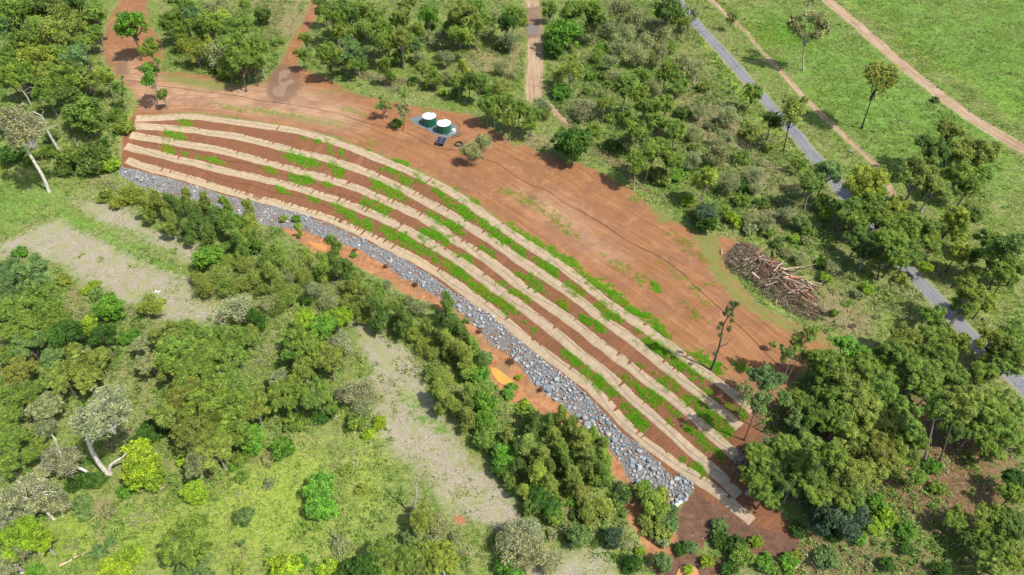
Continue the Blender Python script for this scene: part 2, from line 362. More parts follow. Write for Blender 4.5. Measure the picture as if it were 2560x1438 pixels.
# one ground material, driven by what lies where
def ground_material():
    n = NT('land', .92, .15); P = n.pos()
    n0 = n.noise(P, .045, 3); n1 = n.noise(P, .22, 4, .6); n2 = n.noise(P, .9, 4, .65); n3 = n.noise(P, 3.2, 4, .7); n4 = n.noise(P, 11, 3, .7)
    fl = n.attr('flow', 'Vector'); fs = n.vmul(fl, (.07, 1.3, 0.)); st = n.noise(fs, 1.0, 4, .6); st2 = n.noise(n.vmul(fl, (.25, 3.6, 0.)), 1.0, 3, .6)
    def M(k, lo=.38, hi=.62, amp=.7, nn=None):
        v = n.math('ADD', n.attr(k), n.math('MULTIPLY', n.math('SUBTRACT', nn or n2, .5), amp)); return n.step(v, lo, hi)
    # grass
    lush = n.attr('lush'); straw = n.attr('straw')
    g = n.ramp(n2, [(.28, (.075,.145,.025)), (.45, (.18,.275,.05)), (.6, (.30,.36,.085)), (.75, (.44,.42,.17))])
    g = n.mix(n.math('MULTIPLY', n.step(n1, .42, .62), .65), g, (.33,.30,.135))
    gl = n.ramp(n3, [(.3, (.16,.30,.03)), (.5, (.37,.50,.055)), (.68, (.60,.60,.16))])
    g = n.mix(n.math('MULTIPLY', M('lush', .3, .9, 1.3, n.math('ADD', n.math('MULTIPLY', n1, .6), n.math('MULTIPLY', n2, .4))), .8), g, gl)
    gs = n.ramp(n3, [(.25, (.20,.14,.075)), (.55, (.36,.285,.15)), (.8, (.47,.40,.235))])
    gg = n.ramp(n.math('ADD', n.math('MULTIPLY', n3, .5), n.math('MULTIPLY', n2, .5)), [(.32, (.07,.20,.025)), (.5, (.16,.345,.045)), (.66, (.34,.47,.10))])
    g = n.mix(n.math('MULTIPLY', M('green', .25, .8, 1.0, n2), .85), g, gg)
    g = n.mix(M('straw', .3, .75, 1.0, n2), g, gs)
    tw = n.noise(n.vmul(P, (.9, 2.2, 1.)), 1.0, 4, .7); g = n.mix(n.math('MULTIPLY', n.step(tw, .5, .64), .5), g, (.075,.125,.025)); g = n.mix(n.math('MULTIPLY', n.step(tw, .48, .36), .35), g, (.46,.45,.19))
    g = n.mix(n.math('MULTIPLY', n.step(n4, .35, .7), .5), n.mix(.4, g, (.04,.055,.015), 'MIX'), g)
    # red earth
    sk = n.attr('streak'); iso = n.math('ADD', n.math('MULTIPLY', n2, .6), n.math('MULTIPLY', n3, .4)); dv = n.math('ADD', n.math('MULTIPLY', n.math('SUBTRACT', st, iso), n.math('MULTIPLY', sk, .7)), iso)
    d = n.ramp(dv, [(.28, (.18,.082,.036)), (.5, (.29,.134,.057)), (.72, (.39,.20,.095))])
    dp = n.ramp(dv, [(.28, (.26,.145,.085)), (.5, (.43,.275,.17)), (.72, (.53,.36,.235))])
    d = n.mix(n.math('MULTIPLY', M('pale', .25, .8, .6, n1), .8), d, dp)
    d = n.mix(n.math('MULTIPLY', n.step(n1, .5, .72), .45), d, (.215,.10,.055))
    d = n.mix(n.math('MULTIPLY', n.math('MULTIPLY', n.step(st2, .55, .75), sk), .3), d, (.21,.09,.05))
    d = n.mix(n.math('MULTIPLY', n.step(n.noise(P, .1, 5, .7), .46, .6), .45), d, (.20,.105,.06)); d = n.mix(n.math('MULTIPLY', n.step(n.noise(P, .33, 5, .75), .52, .62), .3), d, (.42,.24,.13)); ar = n.t.nodes.new('ShaderNodeTexWave'); ar.wave_type = 'RINGS'; ar.rings_direction = 'Z'; ar.inputs['Scale'].default_value = .42; ar.inputs['Distortion'].default_value = 5; ar.inputs['Detail'].default_value = 3; ar.inputs['Detail Scale'].default_value = .25; n.put(ar.inputs['Vector'], P); d = n.mix(n.math('MULTIPLY', n.math('MULTIPLY', n.step(ar.outputs['Fac'], .72, .95), n.step(n1, .45, .6)), .4), d, (.19,.09,.05))
    d = n.mix(n.math('MULTIPLY', n.step(n4, .55, .8), .22), d, (.48,.30,.18))
    wd = n.ramp(n3, [(.3, (.10,.17,.03)), (.6, (.19,.22,.06)), (.8, (.30,.22,.10))])
    d = n.mix(n.math('MULTIPLY', M('weeds', .35, .8, 1.3, n2), .75), d, wd)
    # netted slope: ribs run down the bank
    rib = n.noise(n.vmul(fl, (5.5, .5, 0.)), 1.0, 2, .6); rib2 = n.noise(n.vmul(fl, (.5, 6.5, 0.)), 1.0, 2, .5); cut = n.noise(n.vmul(fl, (.35, .06, 0.)), 1.0, 2, .6)
    rib = n.math('ADD', n.math('MULTIPLY', rib, .55), n.math('MULTIPLY', n3, .45)); s_ = n.ramp(rib, [(.3, (.125,.054,.027)), (.5, (.205,.091,.044)), (.72, (.29,.14,.072))])
    s_ = n.mix(n.math('MULTIPLY', n.step(rib2, .55, .75), .5), s_, (.115,.042,.024))
    s_ = n.mix(n.math('MULTIPLY', n.step(cut, .55, .75), .5), s_, (.33,.155,.075))
    s_ = n.mix(n.math('MULTIPLY', n.step(n4, .6, .8), .25), s_, (.42,.25,.16))
    # others
    gr = n.voro(P, 9.0, 'Color'); gsep = n.t.nodes.new('ShaderNodeSeparateColor'); n.put(gsep.inputs[0], gr)
    gv = n.ramp(gsep.outputs[0], [(.0, (.22,.185,.13)), (.35, (.295,.25,.18)), (.75, (.36,.31,.225)), (.97, (.46,.42,.34))])
    gv = n.mix(n.math('MULTIPLY', n.step(n.noise(P, .5, 5, .75), .46, .6), .55), gv, (.24,.27,.10))
    gv = n.mix(n.math('MULTIPLY', n.step(n1, .48, .66), .7), gv, (.26,.28,.11))
    cl = n.ramp(n2, [(.3, (.24,.105,.05)), (.55, (.40,.19,.085)), (.8, (.54,.30,.15))])
    cl = n.mix(n.math('MULTIPLY', n.step(n3, .5, .72), .5), cl, (.22,.11,.06))
    cl = n.mix(n.math('MULTIPLY', n.step(n1, .5, .66), .6), cl, (.22,.17,.08))
    rk = n.ramp(gsep.outputs[1], [(.0, (.075,.06,.05)), (.5, (.17,.155,.14)), (.9, (.30,.31,.31))])
    rk = n.mix(n.math('MULTIPLY', n.step(n.noise(P, .35, 4, .65), .5, .62), .8), rk, (.20,.105,.06))
    md = n.ramp(n2, [(.3, (.10,.055,.035)), (.6, (.17,.095,.06)), (.8, (.26,.15,.09))])
    pd = n.ramp(gsep.outputs[2], [(.0, (.10,.125,.125)), (.6, (.155,.19,.19)), (1., (.22,.255,.25))])
    tk = n.ramp(st, [(.3, (.24,.145,.09)), (.5, (.38,.26,.17)), (.7, (.50,.37,.26))])
    tk = n.mix(n.math('MULTIPLY', n.step(n1, .5, .68), .6), tk, (.26,.155,.10))
    vg = n.mix(n2, (.30,.26,.17), (.17,.2,.06))
    c = g
    c = n.mix(n.math('MULTIPLY', M('verge', .4, .7, .8), .8), c, vg)
    c = n.mix(M('gravel', .2, .95, 1.7), c, gv)
    c = n.mix(M('clay', .4, .6, .9), c, cl)
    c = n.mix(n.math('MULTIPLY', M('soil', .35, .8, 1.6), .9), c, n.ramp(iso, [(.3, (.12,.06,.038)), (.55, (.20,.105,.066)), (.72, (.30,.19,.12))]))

    c = n.mix(M('dirt', .33, .67, 1.5), c, d)
    c = n.mix(n.math('MULTIPLY', M('path', .3, .75, 1.1), .8), c, n.ramp(n3, [(.35, (.12,.065,.042)), (.6, (.21,.12,.075)), (.75, (.22,.2,.08))]))
    c = n.mix(n.math('MULTIPLY', M('track', .38, .85, 1.5), .93), c, tk)
    c = n.mix(n.math('MULTIPLY', M('damp', .3, .8, 1.0), .75), c, (.17,.105,.07))
    c = n.mix(M('slope', .45, .55, .25), c, s_)
    c = n.mix(M('mud', .4, .6, .8), c, md)
    c = n.mix(M('rock', .45, .55, .35), c, rk)
    c = n.mix(M('pad', .44, .56, .5), c, pd)
    n.base(c)
    h = n.math('ADD', n.math('MULTIPLY', n3, .6), n.math('ADD', n.math('MULTIPLY', n4, .35), n.math('MULTIPLY', st2, .3)))
    n.bump(h, .6, .16)
    return n.m
M_LAND = ground_material()
cls = np.zeros(GX.shape, int)       # 0 grassland
names = ['ground', 'bare_earth', 'river_bank', 'river_bed', 'clay_bank', 'gravel_pad', 'track', 'mud_flat']
cls[MASK['gravel'] > .5] = 3; cls[MASK['clay'] > .5] = 4; cls[MASK['soil'] > .5] = 1; cls[MASK['dirt'] > .5] = 1
cls[MASK['track'] > .5] = 6; cls[(MASK['slope'] > .5) | (MASK['rock'] > .5)] = 2; cls[MASK['mud'] > .5] = 7; cls[MASK['pad'] > .5] = 5
ii = (np.arange(ny-1)[:,None]*nx+np.arange(nx-1)[None]).ravel()
ALLF = np.stack([ii, ii+1, ii+nx+1, ii+nx], 1); FC = cls[:-1,:-1].ravel()
AV = np.stack([GX.ravel(), GY.ravel(), GZ.ravel()], 1)
keys = ['damp','green','streak','path','soil','dirt','pale','slope','rock','clay','mud','gravel','pad','straw','lush','weeds','track','verge']
for k, nm in enumerate(names):
    F = ALLF[FC == k]
    if not len(F): continue
    u, inv = np.unique(F.ravel(), return_inverse=True)
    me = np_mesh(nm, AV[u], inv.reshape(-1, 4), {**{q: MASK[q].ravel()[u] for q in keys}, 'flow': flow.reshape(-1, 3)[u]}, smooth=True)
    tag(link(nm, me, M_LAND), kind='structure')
def mask_at(k, x, y):
    i = np.clip(np.searchsorted(gx, x), 0, nx-1); j = np.clip(np.searchsorted(gy, y), 0, ny-1); return MASK[k][j, i]

# asphalt road
def ribbon(P, hw, lift, step=.8, ragged=0.0, m=9, thick=0.0):
    seg = np.linalg.norm(np.diff(P, axis=0), axis=1); s = np.concatenate([[0], np.cumsum(seg)]); L = s[-1]
    t = np.arange(0, L, step); X = np.interp(t, s, P[:,0]); Y = np.interp(t, s, P[:,1])
    tx = np.gradient(X); ty = np.gradient(Y); l = np.hypot(tx, ty); tx /= l; ty /= l
    V = []; uv = []
    for k in range(m):
        f = -1+2*k/(m-1); w = hw*f+(ragged*(rng.random(len(t))-.5) if k in (0, m-1) else 0)
        x = X+ty*w; y = Y-tx*w; V.append(np.stack([x, y, gz(x, y)+lift-(0.10 if k in (0, m-1) else 0)], 1)); uv.append(np.stack([t, np.zeros_like(t)+f*hw, np.zeros_like(t)], 1))
    V = np.stack(V, 1).reshape(-1, 3); uv = np.stack(uv, 1).reshape(-1, 3); n = len(t)
    i = np.arange(n-1)[:,None]*m; k = np.arange(m-1)[None]
    F = np.stack([i+k, i+m+k, i+m+k+1, i+k+1], -1).reshape(-1, 4)
    return V, F, uv
n = NT('asphalt', .85, .25); P_ = n.pos(); fl = n.attr('flow', 'Vector')
st = n.noise(n.vmul(fl, (.03, 1.6, 0.)), 1.0, 3, .6)
c = n.ramp(st, [(.3, (.175,.18,.19)), (.55, (.225,.23,.24)), (.75, (.27,.27,.275))])
c = n.mix(n.math('MULTIPLY', n.noise(P_, 14, 3, .7), .35), c, (.10,.10,.105))
c = n.mix(n.math('MULTIPLY', n.step(n.noise(P_, .25, 3), .52, .7), .3), c, (.30,.28,.25))
sx_ = n.t.nodes.new('ShaderNodeSeparateXYZ'); n.put(sx_.inputs[0], fl); ed = n.math('ABSOLUTE', sx_.outputs[1])
c = n.mix(n.math('MULTIPLY', n.step(n.math('ADD', ed, n.math('MULTIPLY', n.noise(P_, .9, 4, .7), 1.2)), 1.9, 2.5), .75), c, (.31,.26,.19))
c = n.mix(n.math('MULTIPLY', n.step(n.math('ABSOLUTE', n.math('SUBTRACT', ed, .85)), .35, .05), .25), c, (.15,.15,.155))
cr = n.voro(n.vmul(P_, (1, 1, 0)), .55, 'Distance', 'DISTANCE_TO_EDGE'); c = n.mix(n.math('MULTIPLY', n.step(cr, .035, .01), n.step(n.noise(P_, .12, 2), .5, .6)), c, (.07,.07,.07))
n.base(c); n.bump(n.noise(P_, 20, 2), .3, .03)
V, F, uv = ribbon(ROAD, 1.95, .07, .7, .22)
tag(link('road', np_mesh('road', V, F, {'flow': uv}, True), n.m), kind='structure')

# muddy water
def water(name, poly, col, rough=.12, lift=.035):
    P = smooth_line(np.vstack([poly, poly[:1]]), 2)[:-1]; x, y = P[:,0], P[:,1]; z = float(np.median(gz(x, y)))+lift+.03
    c = P.mean(0); V = [(c[0], c[1], z)]+[(a, b, z) for a, b in P]; k = len(P)
    F = [(0, 1+i, 1+(i+1) % k) for i in range(k)]
    nn = NT(name, rough, .5); q = nn.noise(nn.pos(), .5, 3); nn.base(nn.mix(q, col, tuple(v*.8 for v in col))); nn.bump(nn.noise(nn.pos(), 3, 2), .04, .02)
    me = bpy.data.meshes.new(name); me.from_pydata(V, [], F); me.update(); o = link(name, me, nn.m); return tag(o, kind='structure')
water('puddle', world_poly('A:2075,545 2120,520 2165,530 2160,560 2140,590 2190,595 2195,615 2130,650 2120,700 2100,725 2050,725 2020,690 2035,660 2080,640 2075,600'), (.31,.20,.12), .15)
water('muddy_pool', world_poly('E:1120,1305 1180,1320 1240,1370 1310,1440 1230,1440 1180,1420 1130,1350'), (.62,.34,.07), .3)
water('muddy_pool', world_poly('D:2290,370 2340,375 2440,400 2430,445 2390,440 2330,410'), (.56,.27,.07), .3)
water('muddy_pool', world_poly('O:1690,1440 1700,1415 1725,1412 1748,1425 1745,1470 1690,1470'), (.55,.27,.11), .3)
water('puddle', world_poly('B:1385,190 1420,180 1470,185 1475,250 1430,275 1390,240'), (.22,.17,.14), .3)
# ---------------------------------------------------------------- jute erosion mats in five rows along the bank
MATS = [
 'P:290,180 500,175 700,165 870,150 1050,155 1300,195 1600,235 1900,275 2150,310 2400,360 2550,402 Q:150,110 350,162 550,232 750,312 1010,412 1050,440 1250,510 1450,605 1650,700 1850,810 2050,950 2250,1090 2450,1240 R:1340,100 1600,280 1800,385 2050,560 2250,730 2450,880 S:550,260 650,330 850,470 1050,600 1250,740 1400,850 1550,980 1700,1090 1900,1220 2050,1330 O:1850,998 1885,1030',
 'P:270,275 500,280 800,300 1050,330 1300,365 1550,400 1800,460 2050,530 2300,590 2540,655 Q:200,350 400,415 600,480 700,520 900,595 970,640 1200,735 1400,850 1600,960 1800,1070 2000,1190 2200,1320 R:1100,190 1300,320 1500,470 1750,620 1950,760 2200,930 2400,1090 S:450,430 650,570 850,710 1050,870 1250,1030 1400,1160 1650,1340 U:900,120 1100,250 1300,420 1430,540',
 'P:230,380 450,420 700,460 950,505 1200,540 1450,600 1700,665 1950,735 2200,800 2450,870 Q:250,610 480,680 700,760 900,850 1000,900 1200,975 1400,1070 1600,1190 1800,1310 R:550,120 750,240 950,360 1150,490 1300,610 1400,700 1600,850 1800,990 2000,1120 2250,1300 S:350,680 550,840 750,990 950,1120 1100,1270 1280,1390 U:450,60 600,180 900,450 1100,640 1300,820 1460,950',
 'P:170,520 300,560 500,600 750,670 1000,720 1250,790 1500,850 1750,900 2000,960 2250,1020 2500,1095 Q:250,850 500,920 700,1000 900,1080 1150,1200 1400,1330 R:250,170 450,290 700,440 900,570 1100,730 1300,880 1500,1030 1700,1170 1900,1330 S:200,880 400,1030 600,1180 720,1290 U:80,160 300,350 500,530 700,720 900,870 1100,1060 1300,1260 1410,1380',
 'P:185,690 300,740 450,790 700,850 950,920 1200,1000 1450,1080 1700,1140 2000,1210 2250,1280 2520,1365 Q:250,1090 500,1190 750,1300 R:0,340 200,440 400,560 600,680 800,830 1000,970 1200,1120 1400,1290 S:0,1050 200,1190 400,1330 U:0,480 200,680 450,870 700,1020 950,1190 1150,1330 1280,1430 O:1850,1280 1882,1306']
WORN = [(.0,.0,.0,.1,.1,.15,.1,.1,.05,.0), (.0,.2,.35,.5,.6,.25,.2,.15,.2,.1), (.1,.4,.8,.9,.6,.3,.35,.45,.3,.05),
        (.1,.4,.8,.9,.5,.3,.3,.45,.3,.1), (.1,.7,1.,1.,.8,.4,.3,.4,.6,.1)]
n = NT('jute', .95, .1); P_ = n.pos(); fl = n.attr('flow', 'Vector')
tn = n.attr('tint')
c = n.ramp(n.noise(P_, .8, 4, .65), [(.25, (.31,.235,.15)), (.5, (.415,.32,.21)), (.8, (.49,.39,.265))])
c = n.mix(n.math('MULTIPLY', n.step(n.noise(n.vmul(fl, (9, .6, 0.)), 1.0, 2, .5), .5, .75), .35), c, (.36,.255,.15))
c = n.mix(n.math('MULTIPLY', n.step(n.noise(n.vmul(fl, (.5, 9, 0.)), 1.0, 2, .5), .5, .75), .3), c, (.38,.27,.16))
c = n.mix(n.math('MULTIPLY', n.step(n.noise(P_, 2.2, 4, .7), .6, .72), .6), c, (.33,.17,.09))
c = n.mix(n.math('MULTIPLY', tn, .6), c, (.47,.36,.21))
sx_ = n.t.nodes.new('ShaderNodeSeparateXYZ'); n.put(sx_.inputs[0], fl); sm = n.math('PINGPONG', n.math('ADD', sx_.outputs[0], n.math('MULTIPLY', n.noise(P_, .7, 2), .5)), .95)
c = n.mix(n.math('MULTIPLY', n.step(sm, .07, .03), .4), c, (.22,.15,.09))
n.base(c); n.bump(n.noise(P_, 16, 3), .5, .03); M_JUTE = n.m
n = NT('black_pipe', .5, .3); n.base((.075,.05,.038)); M_PIPE = n.m
def resample(P, step):
    seg = np.linalg.norm(np.diff(P, axis=0), axis=1); s = np.concatenate([[0], np.cumsum(seg)])
    t = np.arange(0, s[-1], step); return np.stack([np.interp(t, s, P[:,0]), np.interp(t, s, P[:,1])], 1), t
mat_lbl = ['topmost pale jute erosion mat row along the crest of the bank', 'second jute mat row down the bank, below the crest row',
           'middle jute mat row of the five on the red bank', 'fourth jute mat row down, ragged with washed soil', 'lowest yellowish jute mat row, directly above the blue-grey rocks']
drip_lbl = ['thin black drip line along the topmost jute mat row', 'thin black drip line along the second jute mat row', 'thin black drip line wandering along the middle jute mat row',
            'thin black drip line wandering along the fourth jute mat row', 'thin black drip line on the lowest jute mat row above the rocks']
MATLINES = []
for mi, s in enumerate(MATS):
    P = world_line(s, 2); Q, t = resample(P, .17); kw_ = np.hanning(61); kw_ /= kw_.sum(); Q = np.stack([np.convolve(np.pad(Q[:,a_], 30, 'reflect', reflect_type='odd'), kw_, 'valid') for a_ in (0, 1)], 1); MATLINES.append(P); L = t[-1]
    T = np.gradient(Q, axis=0); T /= np.linalg.norm(T, axis=1)[:,None]; N = np.stack([-T[:,1], T[:,0]], 1)   # N: uphill
    r = np.random.default_rng(40+mi)
    hw = np.interp(t, [0, .6*L, L], [1.12, 1.06, .86])+.04*np.sin(t*.21+mi)+.03*np.sin(t*.9)
    lo = -hw+.05*np.sin(t*.33+mi*2)+.04*np.sin(t*1.1)
    worn = np.interp(t, np.linspace(0, L, 10), WORN[mi])*(.35+1.1*vnoise(t, t*0+mi*5, .09, 9))
    up = hw.copy(); k = 0
    up0 = hw+.05*np.sin(t*.47+mi)
    while k < len(t):
        q = int(r.integers(3, 9)); lev = r.random()*.35*worn[k]
        if r.random() < .55: up0[k:k+q] -= lev
        if r.random() < .85*worn[k]:
            f = int(r.integers(1, 4)); up0[k:k+f] -= r.uniform(.3, 1.8)*min(1, worn[k]+.3)
        k += q
    up = np.maximum(up0+.05*(r.random(len(t))-.5), lo+.12)
    root = empty('erosion_mat', (0,0,0)); i0 = np.argmin(np.abs(t-L/2))
    tag(root, mat_lbl[mi], 'erosion mat', 'jute erosion mat rows on the bank')
    cuts = [0]; 
    while cuts[-1] < len(t)-60: cuts.append(cuts[-1]+int(r.uniform(11, 24)/.17))
    cuts[-1] = len(t)
    off = Vector((float(Q[i0,0]), float(Q[i0,1]), float(gz(Q[i0,0], Q[i0,1])))); root.location = off
    for a, b in zip(cuts[:-1], cuts[1:]):
        b2 = b-(2 if r.random() < .15 else 0)+(1 if b < len(t) else 0)
        idx = np.arange(a, b2); m = 8
        if len(idx) < 4: continue
        fr = np.array([0, .1, .3, .5, .7, .85, .97, 1.])
        W = lo[idx,None]*(1-fr)+up[idx,None]*fr
        x = Q[idx,0,None]+N[idx,0,None]*W; y = Q[idx,1,None]+N[idx,1,None]*W
        z = gz(x, y)+.075+.02*np.sin(x*3+y*2); z[:,0] -= .07; z[:,-1] -= .06
        V = np.stack([x, y, z], -1).reshape(-1, 3)-np.array(off)
        i = np.arange(len(idx)-1)[:,None]*m; kk = np.arange(m-1)[None]
        F = np.stack([i+kk, i+m+kk, i+m+kk+1, i+kk+1], -1).reshape(-1, 4)[:, ::-1]
        uv = np.stack([np.repeat(t[idx], m), W.ravel(), 0*W.ravel()], 1)
        o = link('mat_roll', np_mesh('mat_roll', V, F, {'flow': uv, 'tint': np.full(len(V), (.5 if mi == 4 and a < len(t)*.5 else 0)+r.random()*.25)}, True), M_JUTE, root)
    # drip line
    w = .25+.45*np.sin(t*.13+mi)+.25*np.sin(t*.41+2*mi); sel = slice(6, -6, 4)
    x = Q[:,0]+N[:,0]*w; y = Q[:,1]+N[:,1]*w; pts = np.stack([x, y, gz(x, y)+.13], 1)[sel]
    V, F = tube_arrays(pts, np.full(len(pts), .019), 4)
    tag(link('drip_line', np_mesh('drip_line', V, F), M_PIPE), drip_lbl[mi], 'pipe', 'drip lines on the mats')
def pipe(name, s, r, lbl, wob=.25):
    P = world_line(s, 2); Q, t = resample(P, .5)
    Q[:,0] += wob*np.sin(t*.23); Q[:,1] += wob*.7*np.sin(t*.37+1)
    pts = np.stack([Q[:,0], Q[:,1], gz(Q[:,0], Q[:,1])+r*.9+.05], 1); V, F = tube_arrays(pts, np.full(len(pts), r), 5)
    return tag(link(name, np_mesh(name, V, F, None, True), M_PIPE), lbl, 'pipe')
pipe('irrigation_pipe', 'A:930,600 1050,610 1240,650 1400,665 1600,690 1750,715 1900,745 2050,765 2200,785 2350,810 2560,860 B:120,890 250,925 350,950 480,985 600,1040 700,1100 780,1115 900,1120 1000,1150 1100,1195 1200,1240 1300,1310 1400,1360 1560,1429 E:1560,10 1700,110 1800,150 1950,230 2100,340 2250,420 2400,500 2560,620 F:60,650 200,770 330,890 420,980 520,1080 640,1210 760,1320 900,1420', .036,
     'long black irrigation pipe snaking across the red clearing beside the tanks')
pipe('drip_line', 'P:250,450 600,500 900,570 1250,640 1500,720 1800,780 2100,860 2500,960 Q:250,760 700,900 1100,1090', .022, 'thin black drip line on bare red soil between third and fourth mat rows', .5)
pipe('drip_line', 'P:260,600 700,690 1100,800 1400,960 1700,1010 2100,1090 2500,1200 Q:250,960 600,1080', .022, 'thin black drip line on bare red soil between fourth and lowest mat rows', .5)
# ---------------------------------------------------------------- bright grass between the mats
GP = '''P 905,220,80,45 775,385,95,50 680,560,70,50 1250,690,100,34 880,610,40,20 1060,670,30,20 2230,650,110,60 2350,720,120,40 2230,910,40,80 2320,940,60,60 2420,920,60,50 2060,1040,70,30 2530,450,40,30 2350,410,30,25 1950,820,60,40 2130,1090,80,30 2470,1160,60,40 1080,150,25,15 800,280,40,15 670,440,40,25 1190,760,30,20
Q 1100,800,120,90 870,960,160,75 960,1010,80,60 400,500,70,85 60,400,100,50 1060,520,85,45 1240,635,95,70 1400,600,55,65 1430,570,60,20 1650,770,60,60 1760,900,75,75 1920,980,60,70 1980,1050,90,70 2060,1100,80,50 1620,1110,85,60 1820,1190,130,55 1880,1250,85,45 2220,1170,75,45 2380,1300,120,80 2450,1390,90,50 1960,900,50,30 60,640,60,35 290,690,55,35 450,1000,90,60 580,1090,65,65 700,1170,75,50 800,1210,50,70 1030,1290,110,65 1220,1340,110,55 1510,1300,70,50 1650,1320,130,60 890,690,60,80 170,160,40,28 310,170,55,30 1190,420,65,30 320,260,20,50 460,310,30,60 400,560,40,40 1590,660,35,30 1860,760,45,35 1450,1360,50,40 2100,900,50,40 770,265,30,15
R 1190,130,95,95 1320,210,75,40 1500,380,65,45 1440,300,85,60 1790,520,110,75 1860,610,55,65 2140,790,95,60 700,60,95,50 480,150,130,75 330,110,70,50 830,430,110,50 660,360,55,30 1140,370,50,45 1030,310,40,40 1660,740,115,95 1490,640,60,50 1360,790,140,60 1430,860,60,45 1550,910,65,50 130,260,130,60 330,340,120,65 430,430,55,55 600,500,85,50 700,590,95,55 820,680,95,60 940,790,130,65 1110,890,100,65 1280,970,110,60 1370,1060,80,40 1280,1110,55,30 1540,1220,30,25 1655,1300,30,25 2020,1000,50,50 2500,1060,70,100 2290,1180,95,45 2450,1280,60,50 1410,50,65,50 1560,160,60,40 1690,230,65,50 1870,340,75,50 1950,390,85,40 2100,480,95,60 2190,540,55,40 2260,620,95,30 2420,740,115,60 50,150,75,65 280,180,40,60 400,290,50,40
S 160,140,85,65 600,400,140,85 640,460,80,60 350,500,110,50 1150,800,165,95 1250,880,85,60 1450,1000,115,75 1620,1130,170,85 1330,1270,135,90 850,1240,95,65 470,1200,60,60 300,1100,95,120 90,920,55,55 180,1020,55,55 450,1290,95,70 600,1340,95,85 480,60,130,75 680,200,95,85 850,340,95,55 960,410,85,40 1130,510,85,65 1220,580,75,45 1290,680,75,30 1750,960,110,70 1860,1040,130,60 1940,1100,70,60 2240,1080,65,60 50,310,55,45 1080,1390,115,50 1180,100,60,50 960,610,45,32 1000,1060,45,22
U 900,260,115,95 760,200,55,65 980,390,65,65 1180,500,115,110 1240,650,75,75 1370,340,95,65 1040,110,85,65 120,370,115,95 200,480,75,85 240,150,65,50 400,200,95,70 390,290,55,30 620,350,48,42 550,450,42,42 800,560,65,75 940,680,115,95 740,950,55,42 900,1040,95,65 980,1110,65,65 1170,900,60,75'''
GP2 = '''S 1700,190,40,30 1800,300,45,60 1700,440,70,70 1560,330,45,45 1030,30,70,45 1640,110,70,22
R 2080,90,110,40 2010,30,60,30 2220,200,50,25 2490,370,60,30
B 900,790,160,30 1000,770,120,30 650,830,60,15 80,830,80,25 230,1060,50,20 460,1210,50,20 1250,1410,60,20 2080,1350,60,25
E 1300,20,120,30 1440,90,120,50 1600,190,80,40 1690,280,90,40 2100,560,70,50 2250,650,60,60 2350,720,50,40 2190,50,40,25 2520,620,60,50 2500,330,50,40 2410,535,30,20
F 60,400,60,40 120,465,40,25 190,515,30,20 190,680,50,15 110,720,60,20 50,850,50,40 200,830,40,40 140,930,60,35 460,1300,80,40
C 620,290,140,110 800,260,150,90 1000,680,60,40 1330,1380,100,60
A 1700,800,120,14 1950,820,120,14 2180,850,60,14
D 1250,250,120,20 700,230,120,25 1000,310,150,30 1200,420,150,25
H 520,130,90,70 600,230,110,60 700,300,110,50 760,360,80,30'''
def tufts_mesh(X, Y, h, wd, nb, r, col=None, lean=.5):
    """nb blades for each tuft, each a narrow folded triangle"""
    N_ = len(X); X = np.repeat(X, nb); Y = np.repeat(Y, nb); h = np.repeat(h, nb)*r.uniform(.6, 1.15, N_*nb); wd = np.repeat(wd, nb)
    a = r.uniform(0, 2*np.pi, N_*nb); ra = r.uniform(0, 1, N_*nb)*wd*1.6; X = X+np.cos(a)*ra; Y = Y+np.sin(a)*ra; Z = gz(X, Y)
    b = r.uniform(0, 2*np.pi, N_*nb); bw = wd*.55; ll = h*lean*r.uniform(.2, 1.3, N_*nb)
    dx, dy = np.cos(b), np.sin(b)
    p0 = np.stack([X-dy*bw*.5, Y+dx*bw*.5, Z-.02], 1); p1 = np.stack([X+dy*bw*.5, Y-dx*bw*.5, Z-.02], 1)
    p2 = np.stack([X+dx*ll+dy*bw*.18, Y+dy*ll-dx*bw*.18, Z+h], 1)
    V = np.stack([p0, p1, p2], 1).reshape(-1, 3); F = np.arange(len(V)).reshape(-1, 3)
    t = np.repeat(np.repeat(r.random(N_), nb)*.6+r.random(N_*nb)*.4, 3)
    A = {'tint': t}
    if col is not None: A['dry'] = np.repeat(np.repeat(col, nb), 3)
    return V, F, A
def leafy(name, stops, dry=None, trans=.25, rough=.6, objcol=False):
    n = NT(name, rough, .25); t = n.attr('tint'); c = n.ramp(t, stops)
    if dry is not None: c = n.mix(n.attr('dry'), c, dry)
    if objcol:
        oi = n.t.nodes.new('ShaderNodeObjectInfo'); c = n.mix(1.0, c, oi.outputs['Color'], 'MULTIPLY')
        c = n.mix(n.math('MULTIPLY', n.attr('young'), n.math('MULTIPLY', oi.outputs['Alpha'], 1.0)), c, (.40,.43,.045))
    n.base(c)
    tr = n.t.nodes.new('ShaderNodeBsdfTranslucent'); n.put(tr.inputs[0], c); mx = n.t.nodes.new('ShaderNodeMixShader'); mx.inputs[0].default_value = trans
    n.t.links.new(n.p.outputs[0], mx.inputs[1]); n.t.links.new(tr.outputs[0], mx.inputs[2]); n.t.links.new(mx.outputs[0], n.out.inputs[0]); return n.m
M_BRIGHT = leafy('bright_grass', [(0, (.10,.32,.01)), (.5, (.19,.48,.015)), (1, (.34,.60,.03))], (.36,.42,.03), .35)
M_TUFT = leafy('tall_grass', [(0, (.11,.22,.028)), (.5, (.25,.385,.065)), (1, (.42,.52,.13))], (.56,.49,.27), .35)
